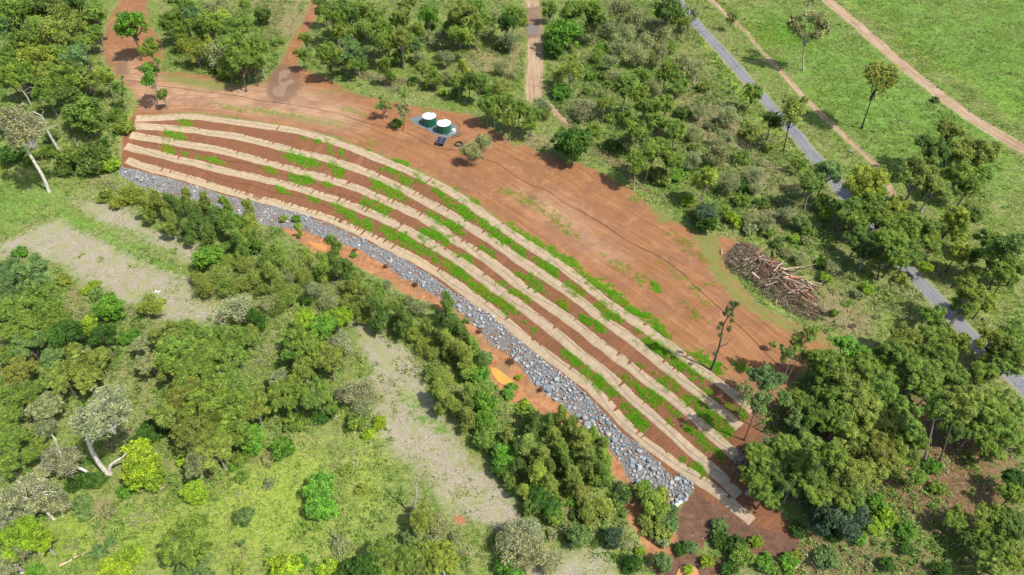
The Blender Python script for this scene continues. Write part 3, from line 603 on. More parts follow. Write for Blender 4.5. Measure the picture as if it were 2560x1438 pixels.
def blobs(txt):
    out = []
    for ln in txt.strip().splitlines():
        k, *it = ln.split()
        for s in it: x, y, a, b = map(float, s.split(',')); c = CR[k]; out.append((c[0]+x/c[2], c[1]+y/c[2], a/c[2], b/c[2]))
    return [(a_, b_, c_*1.25, d_*1.3) for a_, b_, c_, d_ in out]
def blob_points(txt, dens, r, cut=.30, amp=1.5):
    XS = []; YS = []
    for cx, cy, a, b in blobs(txt):
        x0, y0, _ = at(cx, cy); x1, y1, _ = at(cx+a, cy); x2, y2, _ = at(cx, cy-b)
        area = math.pi*math.hypot(x1-x0, y1-y0)*math.hypot(x2-x0, y2-y0); k = int(area*dens*1.6)+8
        u = r.uniform(0, 1, k)**.5*1.28; th = r.uniform(0, 2*np.pi, k)
        px, py = cx+a*u*np.cos(th)+.35*b*u*np.sin(th), cy+b*u*np.sin(th)+.25*a*u*np.cos(th)
        x, y, z = at(px, py); nz = .6*vnoise(x, y, 1.3, 21)+.4*vnoise(x, y, 3.1, 22)
        kp = nz > (cut+.5*(u-.45)*(u > .45)*amp*.6); XS.append(x[kp]); YS.append(y[kp])
    return np.concatenate(XS), np.concatenate(YS)
r = np.random.default_rng(3)
x, y = blob_points(GP, 62, r, .30)
V, F, A = tufts_mesh(x, y, r.uniform(.08, .24, len(x)), np.full(len(x), .16), 5, r, (vnoise(x, y, .25, 5) > .72)*r.random(len(x)), 1.0)
tag(link('grass', np_mesh('grass', V, F, A), M_BRIGHT), 'bright green new grass sprouting in patches between the jute mat rows', 'grass', kind='stuff')
x, y = blob_points(GP2, 20, r, .40)
# a thin sprinkle of seedlings over the whole bank
q = 5200; px = r.uniform(320, 1880, q); py = r.uniform(285, 1250, q); sx, sy, _ = at(px, py)
k = (mask_at('slope', sx, sy) > .6) & (vnoise(sx, sy, .16, 8) > .52)
x = np.concatenate([x, sx[k]]); y = np.concatenate([y, sy[k]])
q = 9000; px = r.uniform(850, 1900, q); py = r.uniform(330, 950, q); sx, sy, _ = at(px, py)
cd, _ = line_sd(sx, sy, CREST); dk = (mask_at('dirt', sx, sy) > .6) & (vnoise(sx, sy, .13, 71)*.6+vnoise(sx, sy, .5, 72)*.4 > .66); x = np.concatenate([x, sx[dk]]); y = np.concatenate([y, sy[dk]])
k = (cd < -.3) & (cd > -3.4-1.2*vnoise(sx, sy, .1, 9)) & (vnoise(sx, sy, .3, 18) > .5)
x = np.concatenate([x, sx[k]]); y = np.concatenate([y, sy[k]])
V, F, A = tufts_mesh(x, y, r.uniform(.1, .26, len(x)), np.full(len(x), .12), 4, r, (vnoise(x, y, .25, 5) > .6)*r.random(len(x)), 1.0)
tag(link('grass', np_mesh('grass', V, F, A), M_BRIGHT), 'thin sprinkle of green seedlings over the bare red clearing', 'grass', kind='stuff')
# tall grass everywhere that is not earth, gravel, road
def scatter(n_, r, x0=-60, x1=2620, y0=-60, y1=1500):
    """uniform over the land seen in the picture"""
    X = r.uniform(-195, 195, n_*3); Y = r.uniform(28, 262, n_*3); px, py, d = project(X, Y, gz(X, Y))
    k = (px > x0) & (px < x1) & (py > y0) & (py < y1); return X[k][:n_], Y[k][:n_]
def free(x, y, extra=()):
    k = np.ones(len(x), bool)
    for m, v in (('dirt', .35), ('slope', .3), ('rock', .2), ('track', .3), ('pad', .1), ('mud', .4), ('clay', .45), ('gravel', .35))+tuple(extra): k &= (mask_at(m, x, y) < v) | ((m == 'gravel') & (vnoise(x, y, .4, 90) > .58) & (np.sin(x*91.7+y*57.3) > .3))
    d, _ = line_sd(x, y, ROAD); return k & (np.abs(d) > 2.3)
x, y = scatter(330000, r); k = free(x, y) & (vnoise(x, y, .45, 31)*.6+vnoise(x, y, 1.4, 32)*.4 > .36); x, y = x[k], y[k]
dry = np.clip(mask_at('straw', x, y)*.6+(vnoise(x, y, .12, 33)-.35)*1.2+r.normal(0, .2, len(x)), 0, 1)
lsh = mask_at('lush', x, y); dry *= (1-.45*lsh)*(1-.7*mask_at('green', x, y))
V, F, A = tufts_mesh(x, y, r.uniform(.15, .5, len(x))*(.6+1.1*vnoise(x, y, .2, 35)), r.uniform(.14, .3, len(x)), 3, r, dry, .8)
tag(link('grass', np_mesh('grass', V, F, A), M_TUFT), 'tall green and straw coloured grass covering the open ground', 'grass', kind='stuff')
print('tufts', len(x))
x, y = scatter(90000, r); k = free(x, y) & (vnoise(x, y, .3, 131)*.55+vnoise(x, y, .09, 132)*.45 > .47) & (mask_at('soil', x, y) < .5); x, y = x[k], y[k]
gr_ = mask_at('green', x, y); dry = np.clip((vnoise(x, y, .1, 133)-.4)*1.8*(1-.5*gr_)+mask_at('straw', x, y)*.5+r.normal(0, .2, len(x)), 0, 1)
V, F, A = tufts_mesh(x, y, r.uniform(.35, .95, len(x)), r.uniform(.2, .42, len(x)), 4, r, dry, .75); px_, py_, _ = project(V[:,0], V[:,1], V[:,2])
tag(link('tall_grass', np_mesh('tall_grass', V, F, A), M_TUFT), 'long rough grass clumps leaning over the fields and verges', 'grass', kind='stuff')
# ---------------------------------------------------------------- rocks
n = NT('blue_rock', .8, .3); oi = n.t.nodes.new('ShaderNodeObjectInfo'); tt = n.attr('tint'); P_ = n.obj()
v = n.math('FRACT', n.math('ADD', tt, oi.outputs['Random']))
c = n.ramp(v, [(0, (.20,.235,.255)), (.35, (.29,.34,.36)), (.62, (.39,.43,.445)), (.80, (.50,.51,.50)), (.90, (.46,.38,.30)), (1., (.60,.54,.47))])
c = n.mix(n.math('MULTIPLY', n.noise(P_, 4, 4, .7), .5), c, (.13,.14,.15)); n.base(c); n.bump(n.noise(P_, 9, 3), .5, .05); M_ROCK = n.m
import bmesh
def rock_proto(seed, sub=1):
    bm = bmesh.new(); bmesh.ops.create_icosphere(bm, subdivisions=sub, radius=1.0); r = random.Random(seed)
    cuts = [(Vector((r.gauss(0,1), r.gauss(0,1), r.gauss(0,1))).normalized(), r.uniform(.45, .85)) for _ in range(9)]
    sc = Vector((r.uniform(.8, 1.25), r.uniform(.65, 1.), r.uniform(.5, .8)))
    for v in bm.verts:
        p = v.co.copy()
        for nn, d in cuts:
            e = p.dot(nn)-d
            if e > 0: p -= nn*e
        v.co = Vector((p.x*sc.x, p.y*sc.y, p.z*sc.z))+Vector((r.gauss(0,.04), r.gauss(0,.04), r.gauss(0,.04)))
    bmesh.ops.triangulate(bm, faces=bm.faces); V = np.array([v.co[:] for v in bm.verts]); F = np.array([[v.index for v in f.verts] for f in bm.faces]); bm.free(); return V, F
RP = [rock_proto(s, 1) for s in range(12)]; RPB = [rock_proto(s+50, 2) for s in range(8)]
rock_me = [np_mesh('rock', V, F, {'tint': np.full(len(V), .0)}) for V, F in RPB]
for m_ in rock_me: m_.materials.append(M_ROCK)
bb0, bb1 = ROCKS.min(0), ROCKS.max(0)
X = r.uniform(bb0[0], bb1[0], 160000); Y = r.uniform(bb0[1], bb1[1], 160000)
k = inside(X, Y, ROCKS); X, Y = X[k], Y[k]; px, py, dd = project(X, Y, gz(X, Y)); rd = np.abs(line_sd(X, Y, ROCKS)[0])
# relax into packed stones: accept by size with a grid check
near = np.clip((px-900)/800, 0, 1)
size = np.exp(r.normal(0, .36, len(X)))*(.155+.058*near)
fine = (vnoise(X, Y, .28, 44) > .9) & (near > .15); size = np.where(fine, size*.42, size)
size = np.where((r.random(len(X)) < .02) & ~fine, size*1.55, size)
keepn = ~((vnoise(X, Y, .3, 48) > .74) & (r.random(len(X)) < .93)); X, Y, px, py, dd, rd, size, fine, near = [q_[keepn] for q_ in (X, Y, px, py, dd, rd, size, fine, near)]
order = np.argsort(-size*(.7+.6*r.random(len(X)))); cell = {}; acc = []
for i in order:
    if len(acc) > 9500: break
    x_, y_, s_ = X[i], Y[i], size[i]; cx, cy = int(x_//.8), int(y_//.8); ok = True
    for a in (-1, 0, 1):
        for b in (-1, 0, 1):
            for j in cell.get((cx+a, cy+b), ()):
                if (X[j]-x_)**2+(Y[j]-y_)**2 < (.80*(size[j]+s_))**2: ok = False; break
            if not ok: break
        if not ok: break
    if ok: acc.append(i); cell.setdefault((cx, cy), []).append(i)
print('rocks', len(acc))
app = size[acc]/dd[acc]; rank = np.argsort(-app); big = [acc[i] for i in rank[:284]]; rest = [acc[i] for i in rank[284:]]
def rot_np(r):
    q = Quaternion((r.normal(), r.normal(), r.normal(), r.normal())).normalized(); return np.array(q.to_matrix())
parts = []; tints = []
for i in rest:
    V, F = RP[int(r.integers(12))]; R = rot_np(r); s_ = size[i]*1.15
    zz = gz(X[i], Y[i])+s_*.32; parts.append(((V*s_)@R.T*np.array([1,1,.8])+np.array([X[i], Y[i], zz]), F)); tints.append(np.full(len(V), r.random()))
V, F = join_np(parts); o = link('rock', np_mesh('rock', V, F, {'tint': np.concatenate(tints)}), M_ROCK)
tag(o, 'band of small blue-grey broken rocks lining the toe of the red bank', 'rocks', kind='stuff')
def rockobj(x_, y_, s_, lbl, grp, k, sink=.35):
    o = link('rock', rock_me[k]); o.location = (x_, y_, float(gz(x_, y_))+s_*sink); o.scale = (s_, s_, s_*.85); o.rotation_euler = (r.uniform(-.4, .4), r.uniform(-.4, .4), r.uniform(0, 6.28))
    return tag(o, lbl, 'rock', grp)
for i in big:
    u = px[i]; where = 'nearest the white geotextile at the right end of the rock band' if u > 1640 else 'in the wide lower right part of the rock band' if u > 1500 else 'in the middle right part of the rock band' if u > 1320 else 'in the middle part of the rock band' if u > 1000 else 'in the left part of the rock band'
    rockobj(X[i], Y[i], size[i]*1.15, 'angular blue-grey rock '+where, 'rocks '+where, int(r.integers(8)), .32)
for s, sz, lbl in (('E:140,400', .55, 'lone big pale boulder on the rock band, nearest the leftmost root ball'), ('E:375,520', .6, 'big blue-grey boulder on the rock band beside the second root ball'),
    ('E:592,662', .55, 'rounded pale boulder, left of the pair above the middle root ball'), ('E:622,700', .6, 'flat dark boulder, right of the pair above the middle root ball'),
    ('E:885,858', .7, 'large bluish boulder on the band just right of the she-oak in front of it'), ('E:1052,1010', .7, 'tilted blue boulder above the root ball on the orange clay'), ('E:1283,1222', .5, 'dark boulder, left of two beside the yellow pool root ball'),
    ('E:1322,1236', .62, 'round pale grey boulder, right of two beside the yellow pool root ball'), ('H:1548,48', .95, 'long blue-grey slab boulder at the clay edge near the red root ball'), ('H:1772,252', .75, 'dark grey boulder, left of three on the lower rim of the band'),
    ('H:1822,262', .85, 'large smooth blue boulder, middle of three on the lower rim'), ('H:1840,312', .8, 'dark blue boulder, lowest of three on the lower rim'), ('P:315,915', .9, 'flat pale grey boulder near the far left end of the rock band'), ('P:1880,1350', .6, 'pale pinkish boulder at the lower rim of the band above the she-oaks')):
    p = pl(s)[0]; x_, y_, z_ = at(*p); rockobj(float(x_), float(y_), sz, lbl, 'big boulders on the rim of the rock band', int(r.integers(8)), .4)
# loose pebbles on the gravel bed and stones on clay
x, y = scatter(52000, r); k = (mask_at('gravel', x, y) > .5) | ((mask_at('clay', x, y) > .5) & (r.random(len(x)) < .6)) | ((mask_at('mud', x, y) > .5) & (r.random(len(x)) < .5)) | ((mask_at('dirt', x, y) > .5) & (r.random(len(x)) < .10)); x, y = x[k], y[k]
BV = np.array([(1,0,0),(-.5,.87,0),(-.5,-.87,0),(0,0,.8)], float); BF = np.array([(0,1,3),(1,2,3),(2,0,3)])
s_ = np.exp(r.normal(0, .5, len(x)))*.055; a = r.uniform(0, 6.28, len(x)); ca, sa = np.cos(a), np.sin(a)
V = np.stack([x[:,None]+s_[:,None]*(BV[:,0]*ca[:,None]-BV[:,1]*sa[:,None]), y[:,None]+s_[:,None]*(BV[:,0]*sa[:,None]+BV[:,1]*ca[:,None])*.8, gz(x, y)[:,None]+s_[:,None]*BV[:,2]], -1).reshape(-1, 3)
F = (BF[None]+4*np.arange(len(x))[:,None,None]).reshape(-1, 3)
n = NT('pebble', .9, .2); n.base(n.ramp(n.attr('tint'), [(0, (.25,.20,.15)), (.5, (.42,.36,.27)), (.85, (.52,.47,.38)), (1, (.72,.70,.66))])); M_PEB = n.m
tag(link('pebbles', np_mesh('pebbles', V, F, {'tint': np.repeat(r.random(len(x)), 4)}), M_PEB), 'loose beige river pebbles strewn over the dry gravel bed', 'pebbles', kind='stuff')

# ---------------------------------------------------------------- dead wood: tubes with bends
n = NT('dead_wood', .85, .2); P_ = n.obj(); oi = n.t.nodes.new('ShaderNodeObjectInfo')
c = n.ramp(n.noise(n.vmul(P_, (.8, 5, 5)), 1.2, 3, .6), [(.3, (.16,.105,.075)), (.5, (.31,.22,.16)), (.75, (.50,.40,.31))]); c = n.mix(1.0, c, oi.outputs['Color'], 'MULTIPLY'); n.base(c); M_WOOD = n.m
n = NT('brush_wood', .9, .15); n.base(n.ramp(n.attr('tint'), [(0, (.10,.062,.045)), (.45, (.22,.15,.105)), (.8, (.35,.26,.19)), (1, (.55,.45,.35))])); M_BRUSH = n.m
def wander(p0, p1, k, amp, r):
    t = np.linspace(0, 1, k)[:,None]; P = np.asarray(p0)*(1-t)+np.asarray(p1)*t; j = np.cumsum(r.normal(0, amp, (k, 3)), 0); j -= t*j[-1]; return P+j
def log_obj(name, p0, p1, r0, r1, lbl, grp, col=(1,1,1), cat='log', forks=1, k=7, bend=.10):
    p0 = np.array(p0, float); p1 = np.array(p1, float); L = np.linalg.norm(p1-p0); P = wander(p0, p1, k, L*bend/k*1.2, r); parts = [tube_arrays(P-p0, np.linspace(r0, r1, k), 7)]
    for f in range(forks):
        i = int(r.integers(k//2, k-1)); d = (P[i]-P[i-1]); d = d/np.linalg.norm(d); s = np.cross(d, (0,0,1.)); s = s/(np.linalg.norm(s)+1e-6)*(1 if r.random() < .5 else -1)
        e = P[i]+(d*.8+s*r.uniform(.4, .8)+np.array([0,0,r.uniform(0,.4)]))*L*r.uniform(.15, .3); parts.append(tube_arrays(wander(P[i], e, 4, .05*L/8, r)-p0, np.linspace(r1*1.2, r1*.4, 4), 5))
    V, F = join_np(parts); o = link(name, np_mesh(name, V, F, None, True), M_WOOD); o.location = p0; o.color = (*col, 1); return tag(o, lbl, cat, grp)
def brush(polys, n_, hfun, lbl, lmin=.4, lmax=1.9, cat='brush pile', seed=5):
    r = np.random.default_rng(seed); P = polys; lo, hi = P.min(0), P.max(0); X = r.uniform(lo[0], hi[0], n_*4); Y = r.uniform(lo[1], hi[1], n_*4); k = inside(X, Y, P); X, Y = X[k][:n_], Y[k][:n_]
    ed = np.abs(line_sd(X, Y, np.vstack([P, P[:1]]))[0]); Hh = hfun(ed); Z = gz(X, Y)+Hh*r.uniform(.1, 1, len(X))
    parts = []; tt = []
    for x_, y_, z_ in zip(X, Y, Z):
        L = r.uniform(lmin, lmax); a = r.uniform(0, 6.28); dz = r.normal(0, .35); d = np.array([math.cos(a), math.sin(a), dz]); d /= np.linalg.norm(d); rr = r.uniform(.02, .06)
        c_ = np.array([x_, y_, max(z_, float(land(x_, y_)))]); P3 = np.stack([c_-d*L/2, c_+r.normal(0, .1, 3)*L, c_+d*L/2]); v, f = tube_arrays(P3, [rr, rr*.8, rr*.4], 3); parts.append((v, f)); tt.append(np.full(len(v), r.random()**1.3))
    V, F = join_np(parts); return tag(link('brush_pile', np_mesh('brush_pile', V, F, {'tint': np.concatenate(tt)}), M_BRUSH), lbl, cat, kind='stuff')
PILE = world_poly('F:400,400 520,390 600,440 700,520 820,600 950,700 1020,800 1080,940 980,960 860,920 740,850 600,760 480,660 370,590 320,500')
pc = PILE.mean(0)
mound = lambda ed: np.clip(ed/3.0, 0, 1)*2.3+.1
brush(PILE, 4200, mound, 'tangled brown heap of cleared branches and roots beside the red clearing')
brush(world_poly('B:100,560 190,545 280,580 400,590 520,600 530,630 440,640 430,700 380,690 280,620 180,600'), 620, lambda e: np.clip(e/1.5, 0, 1)*1.3+.1, 'smaller brown brush heap along the clearing edge behind the tanks', seed=6)
brush(world_poly('I:470,460 540,480 560,540 500,640 450,700 380,640 400,560 440,500'), 300, lambda e: .15+e*0, 'reddish litter of bark and sticks at the right end of the mats', .3, 1.2, 'brush litter', 8)
def g3(s, h): p = pl(s)[0]; x_, y_, z_ = at(*p); return (float(x_), float(y_), float(z_)+h)
LOGS = [('F:690,440','F:700,540',.16,.1,0.2,1.0,'dark curved trunk standing off the back of the log heap'),('F:700,545','F:760,650',.2,.16,1.2,2.2,'thick dark trunk leading down into the back of the log heap'),
 ('F:680,650','F:745,585',.12,.09,2.2,2.6,'short pale log pointing up from the middle of the heap'),('F:740,645','F:860,620',.14,.12,2.4,2.2,'pale peeled log at the back right of the heap'),
 ('F:855,620','F:995,580',.10,.04,2.2,1.6,'thin forked grey branch reaching farthest up right from the heap'),('F:790,680','F:870,650',.13,.12,2.2,2.4,'short thick grey sawn log near the back of the heap'),
 ('F:735,665','F:900,715',.17,.11,2.6,1.9,'longest pale log fanning right from the middle of the heap'),('F:800,690','F:1035,722',.13,.07,2.3,1.4,'long straight pale log pointing right off the heap'),
 ('F:690,660','F:800,740',.2,.15,2.4,2.2,'dark thick log lying down the middle of the heap'),('F:740,700','F:900,750',.14,.08,2.4,2.0,'brown log parallel below the longest pale log'),
 ('F:760,720','F:940,740',.12,.09,2.2,1.6,'weathered log in the fan at the right of the heap'),('F:820,750','F:960,760',.12,.09,2.0,1.3,'grey log crossing low in the right fan'),('F:740,740','F:860,810',.11,.06,2.2,1.5,'slender bent pale branch curving to the lower right of the heap'),
 ('F:900,760','F:990,800',.17,.2,1.4,.5,'dark stump end log at the far right of the heap'),('F:905,860','F:935,800',.14,.12,1.0,1.5,'reddish log end standing at the lower right of the heap'),('F:850,800','F:935,770',.1,.08,1.7,1.6,'short pale stick across the right fan'),
 ('F:780,800','F:850,780',.12,.1,1.7,1.8,'brown log stub under the right fan'),('F:515,655','F:575,690',.2,.14,2.1,1.7,'thick pale broken log at the left front of the heap'),('F:640,690','F:600,610',.1,.07,2.3,2.5,'bent brown branch rising in the middle of the heap'),
 ('F:560,470','F:610,440',.18,.22,.6,.6,'cream split log at the top left of the heap'),('F:415,400','F:540,440',.15,.1,.6,.8,'dark grey log on the small rise above the heap'),('F:440,390','F:500,410',.12,.1,.9,.7,'short dark log above left of the heap'),
 ('F:310,440','F:305,470',.12,.1,.6,.1,'short pale stump leaning at the far left of the heap'),('F:712,850','F:712,820',.09,.08,.1,1.1,'upright pale stick at the lower front of the heap'),('F:730,860','F:790,850',.06,.04,.2,.3,'thin forked stick on the soil in front of the heap'),
 ('F:780,930','F:860,880',.07,.05,.2,.6,'thin grey stick at the front right foot of the heap'),('F:930,870','F:1070,950',.09,.05,.3,.2,'long thin pole on the ground at the right foot of the heap'),('F:990,750','F:1080,670',.06,.03,1.2,1.4,'thin bare twiggy branch sticking out right of the heap'),
 ('F:360,540','F:420,590',.1,.07,1.2,1.0,'brown branch low on the left flank of the heap'),('F:450,600','F:520,560',.1,.07,1.7,1.9,'grey branch crossing the left flank of the heap'),('F:620,740','F:700,720',.13,.1,1.6,2.0,'brown log across the front middle of the heap'),('F:820,700','F:930,690',.1,.06,2.4,2.0,'slim pale branch on top of the right fan')]
XL = ['pale grey','brown','dark brown','cream','silvery','reddish','ash grey','tan']; XS = ['left flank','front','crest','rear','right foot','centre','lower front','upper left']
for i in range(26):
    u = r.uniform(430, 980); v0 = 470+(u-430)*.62+r.uniform(-70, 110); L_ = r.uniform(45, 150); an = r.uniform(-.2, .9) if u > 650 else r.uniform(-1.2, 1.4)
    LOGS.append(('F:%d,%d' % (u, v0), 'F:%d,%d' % (u+L_*math.cos(an), v0+L_*math.sin(an)), r.uniform(.08, .17), r.uniform(.05, .1), r.uniform(1.4, 2.5), r.uniform(1.2, 2.6), '%s %s log lying across the %s of the timber heap' % (('long','short','bent','thick')[i//8], XL[i % 8], XS[(i*3+i//8) % 8])))
for a, b, r0, r1, h0, h1, lb in LOGS:
    v = r.uniform(.75, 1.35); v = 1.35 if ('pale' in lb or 'cream' in lb) else .45 if 'dark' in lb else v*.8
    CC_ = (1.1,.62,.48) if 'reddish' in lb else (1.25,1.25,1.25) if 'silvery' in lb else (.85,.9,.95) if 'ash' in lb else (.7,.55,.42) if lb.split()[1] == 'brown' else (1.1,.95,.75) if ' tan ' in lb else (v, v*.95, v*.9)
    log_obj('log', g3(a, h0), g3(b, h1), r0*1.35, r1*1.35, lb, 'logs in the cleared timber heap', CC_, forks=1 if ('fork' in lb or 'twig' in lb or 'branch' in lb) else 0)
for a, b, r0, lb in (('G:1090,795','G:1240,790',.13,'pale fallen branch lying below the bright green thicket'),('G:450,1360','G:655,1270',.16,'pale fallen branch on grass in the bottom left corner'),('H:1780,285','H:1805,290',.22,'short pale sawn log at the rim of the rock band'),
                     ('I:960,1150','I:975,1190',.08,'small white stick on grass below the dark shade tree'),('I:850,1385','I:885,1355',.15,'white broken stump on grass below the bottom mud flat'),('H:1040,1000','H:1075,1020',.06,'thin pale stick on the gravel near the red soil patch'),
                     ('G:1500,1400','G:1530,1340',.10,'grey limb on the grass under the lowest gum'),('A:1620,560','A:1680,520',.08,'grey sticks on the soil by the grey thicket')):
    log_obj('fallen_branch', g3(a, .25), g3(b, .35), r0, r0*.4, lb, None, (1.9,1.85,1.75), 'branch', 2)
for i, (s, sz, lb) in enumerate((('D:2430,365',.75,'dark root ball at the left end of the orange clay'),('E:110,442',.7,'dark root ball under the lone pale boulder'),('E:338,562',.75,'dark reddish root ball beside the second rock boulder'),('E:560,700',.9,'dark brown root ball below the pair of boulders'),('E:1035,1048',.75,'dark red root ball below the tilted blue boulder'),('E:1268,1277',1.1,'largest tangled root ball above the yellow pool'),('H:1490,62',.75,'dark root ball beside the long slab boulder'))):
    x_, y_, z_ = g3(s, 0); t = empty('root_ball', (x_, y_, z_)); tag(t, lb, 'root ball', 'root balls anchored along the rock toe')
    parts = []
    for _ in range(70):
        d = r.normal(0, 1, 3); d[2] = abs(d[2])*.7; d /= np.linalg.norm(d); L = sz*r.uniform(.5, 1.15); parts.append(tube_arrays(wander((0,0,sz*.3), np.array([0,0,sz*.3])+d*L, 4, .09*sz, r), [.09*sz,.06*sz,.04*sz,.015], 4))
    V, F = join_np(parts); o = link('roots', np_mesh('roots', V, F), M_WOOD, t); o.color = (.42,.26,.2,1)
    V, F = tube_arrays(wander((0,0,.2), (sz*1.0, sz*1.6, .35), 5, .04, r), [.3*sz,.24*sz,.22*sz,.2*sz,.18*sz], 9); o = link('trunk', np_mesh('trunk', V, F, None, True), M_WOOD, t); o.color = (.6,.42,.32,1)
# white geotextile at the end of the rocks
n = NT('geotextile', .8, .2); n.base(n.ramp(n.noise(n.pos(), 2.5, 4), [(.3, (.62,.63,.64)), (.7, (.85,.86,.87))])); n.bump(n.noise(n.pos(), 4, 3), .8, .1)
V, F, uv = ribbon(world_line('H:2476,965 2482,940 2496,915 2520,893 2545,880', 3), .27, .16, .08, .12, 9); V[:,2] += .16*vnoise(V[:,0], V[:,1], 3.5, 77)+.08*vnoise(V[:,0], V[:,1], 8, 78)
tag(link('geotextile_sheet', np_mesh('geotextile_sheet', V, F, {'flow': uv}, True), n.m), 'crumpled white geotextile edge curving round the right end of the rocks', 'geotextile')
# white cross marker on the gravel
n = NT('white_marker', .7, .2); n.base((.8,.8,.78)); mb = MB()
x_, y_, z_ = g3('D:1170,745', .05)
for a in (.5, -.7): mb.box((0, 0, .02+.012*(a > 0)), (1.5, .22, .02), a)
o = mb.build('marker_cross', n.m); o.location = (x_, y_, z_); tag(o, 'white cross marker laid on the beige gravel bed', 'marker')

# ---------------------------------------------------------------- water tanks, solar table, pump, hose coils
n = NT('green_steel', .42, .5); P_ = n.obj()
sp = n.t.nodes.new('ShaderNodeSeparateXYZ'); n.put(sp.inputs[0], P_)
n.base(n.mix(n.math('MULTIPLY', n.noise(P_, 2, 4), .4), (.012,.15,.085), (.02,.115,.07))); M_TGREEN = n.m
n = NT('tank_white', .45, .4); n.base(n.mix(n.math('MULTIPLY', n.noise(n.obj(), 1.2, 3), .4), (.78,.79,.78), (.66,.67,.655))); M_TWHITE = n.m
n = NT('grey_metal', .4, .5); n.p.inputs['Metallic'].default_value = .6; n.base((.45,.46,.47)); M_MET = n.m
n = NT('black_plastic', .5, .4); n.base((.03,.03,.032)); M_BLK = n.m
n = NT('panel_glass', .18, .6); n.base((.018,.026,.05)); M_PV = n.m
n = NT('orange_plastic', .5, .4); n.base((.55,.17,.05)); M_OR = n.m
n = NT('blue_plastic', .5, .4); n.base((.06,.16,.35)); M_BL = n.m
def tank(px_, py_, lbl, rz):
    x_, y_, z_ = at(px_, py_); t = empty('water_tank', (float(x_), float(y_), float(z_)), rz); R, Hh = 1.80, 2.42
    tag(t, lbl, 'water tank', 'green and white water tanks on the gravel pad')
    prof = [(R-.02, 0)]
    for k in range(28):                          # corrugated wall
        z0 = .02+k*(Hh-.08)/28; prof += [(R, z0+.01), (R+.022, z0+(Hh-.08)/56)]
    prof += [(R, Hh-.05), (R-.03, Hh-.03)]
    MB().lathe(prof, 64).build('wall', M_TGREEN, t, True)
    mb = MB(); NR = 26; ring = []; V = []; F = []
    for j, (rr, zz) in enumerate(((R+.05, Hh-.05), (R+.05, Hh), (R*.98, Hh+.07), (R*.5, Hh+.22), (.22, Hh+.31), (.0, Hh+.33))):
        for i in range(NR*4):
            a = 2*math.pi*i/(NR*4); q = 1+(.018 if i % 4 in (0, 1) else -.018)*(rr > 1)
            V.append((rr*q*math.cos(a), rr*q*math.sin(a), zz+(.018 if i % 4 in (0, 1) else 0)*(rr > .3)))
    m = NR*4
    for j in range(5):
        for i in range(m): F.append((j*m+i, j*m+(i+1) % m, (j+1)*m+(i+1) % m, (j+1)*m+i))
    mb.add(V, F).build('roof', M_TWHITE, t)
    h = MB(); h.box((0,0,.05), (.62,.62,.08), 0, .02); h.tube([(-.2,0,.09),(-.2,0,.14),(.2,0,.14),(.2,0,.09)], [.015]*4, 5)
    o = h.build('hatch', M_MET, t); o.location = (1.25*math.cos(.9), 1.25*math.sin(.9), Hh+.12); o.rotation_euler = (-.1, .15, .9)
    o = MB().lathe([(.0,.34),(.13,.34),(.15,.30),(.15,.2)], 16).build('vent', M_MET, t, True); o.location = (0,0,Hh-.02)
    pp = MB(); pp.tube([(R+.09,0,Hh-.15),(R+.09,0,.25),(R+.35,0,.08),(R+.9,.3,.05)], [.045]*4, 8); o = pp.build('outlet_pipe', M_BLK, t, True); o.rotation_euler = (0,0,-2.2)
    for aa in (-2.6, -1.2):
        v = MB(); v.lathe([(0,0),(.09,0),(.09,.12),(0,.12)], 12); o = v.build('valve', M_MET, t, True); o.rotation_euler = (0, math.pi/2, aa); o.location = (R*math.cos(aa), R*math.sin(aa), .22)

    return t
tank(1074.5, 310, 'left green corrugated water tank with white domed roof', .3); tank(1111.0, 328, 'right green corrugated water tank with white roof beside the pump', 1.0)
# pump and dosing tub
x_, y_, z_ = g3('B:838,982', 0); t = empty('pump_unit', (x_, y_, z_), .3); tag(t, 'small white tub and pump unit standing right of the right tank', 'pump unit')
MB().lathe([(.42,0),(.50,.06),(.52,.75),(.46,.86),(.2,.92),(0,.93)], 24, (.28,0,0)).build('tub', M_TWHITE, t, True)
MB().lathe([(0,.93),(.16,.93),(.17,1.0),(0,1.02)], 16, (.28,0,0)).build('lid', M_OR, t, True)
MB().box((-.45,.15,.45), (.42,.42,.5), 0, .05).build('motor', M_OR, t); MB().box((-.55,-.3,.25), (.5,.35,.45), 0, .05).build('pump_body', M_BL, t)
MB().box((-.1,0,.04), (1.6,1.2,.08), 0, .02).build('base', M_MET, t)
pp = MB(); pp.tube([(-.5,.1,.7),(-.5,.3,.95),(-.1,.45,1.0),(.1,.6,.5)], [.05]*4, 7); pp.build('elbow_pipe', M_BLK, t, True)
# solar table
x_, y_, z_ = g3('B:757,1080', 0); t = empty('solar_table', (x_, y_, z_), -.33); tag(t, 'small solar array of two tilted dark panels on a steel stand', 'solar panel')
tilt = .30
for sx in (-.62, .62):

    p = MB().box((0,0,0), (1.14,1.95,.04), 0, .01).build('panel', M_PV, t); p.location = (sx, 0, 1.45); p.rotation_euler = (tilt, 0, 0)
    f = MB()
    for cx in (-.575, .575): f.box((cx,0,.012), (.05,2.0,.055))
    for cy in (-.99, .99): f.box((0,cy,.012), (1.10,.05,.055))
    f.build('frame', M_MET, p)
    g = MB()
    for k in range(1, 3): g.box((-.575+k*1.15/3, 0, .021), (.012, 1.9, .006))
    for k in range(1, 4): g.box((0, -.98+k*1.96/4, .0225), (1.1, .012, .006))
    g.build('cell_grid', M_MET, p)
for sx in (-1.1, 1.1):
    for sy, hh in ((-.7, 1.2), (.7, 1.62)): MB().tube([(sx, sy, 0), (sx, sy, hh)], [.04, .04], 8).build('leg', M_MET, t)
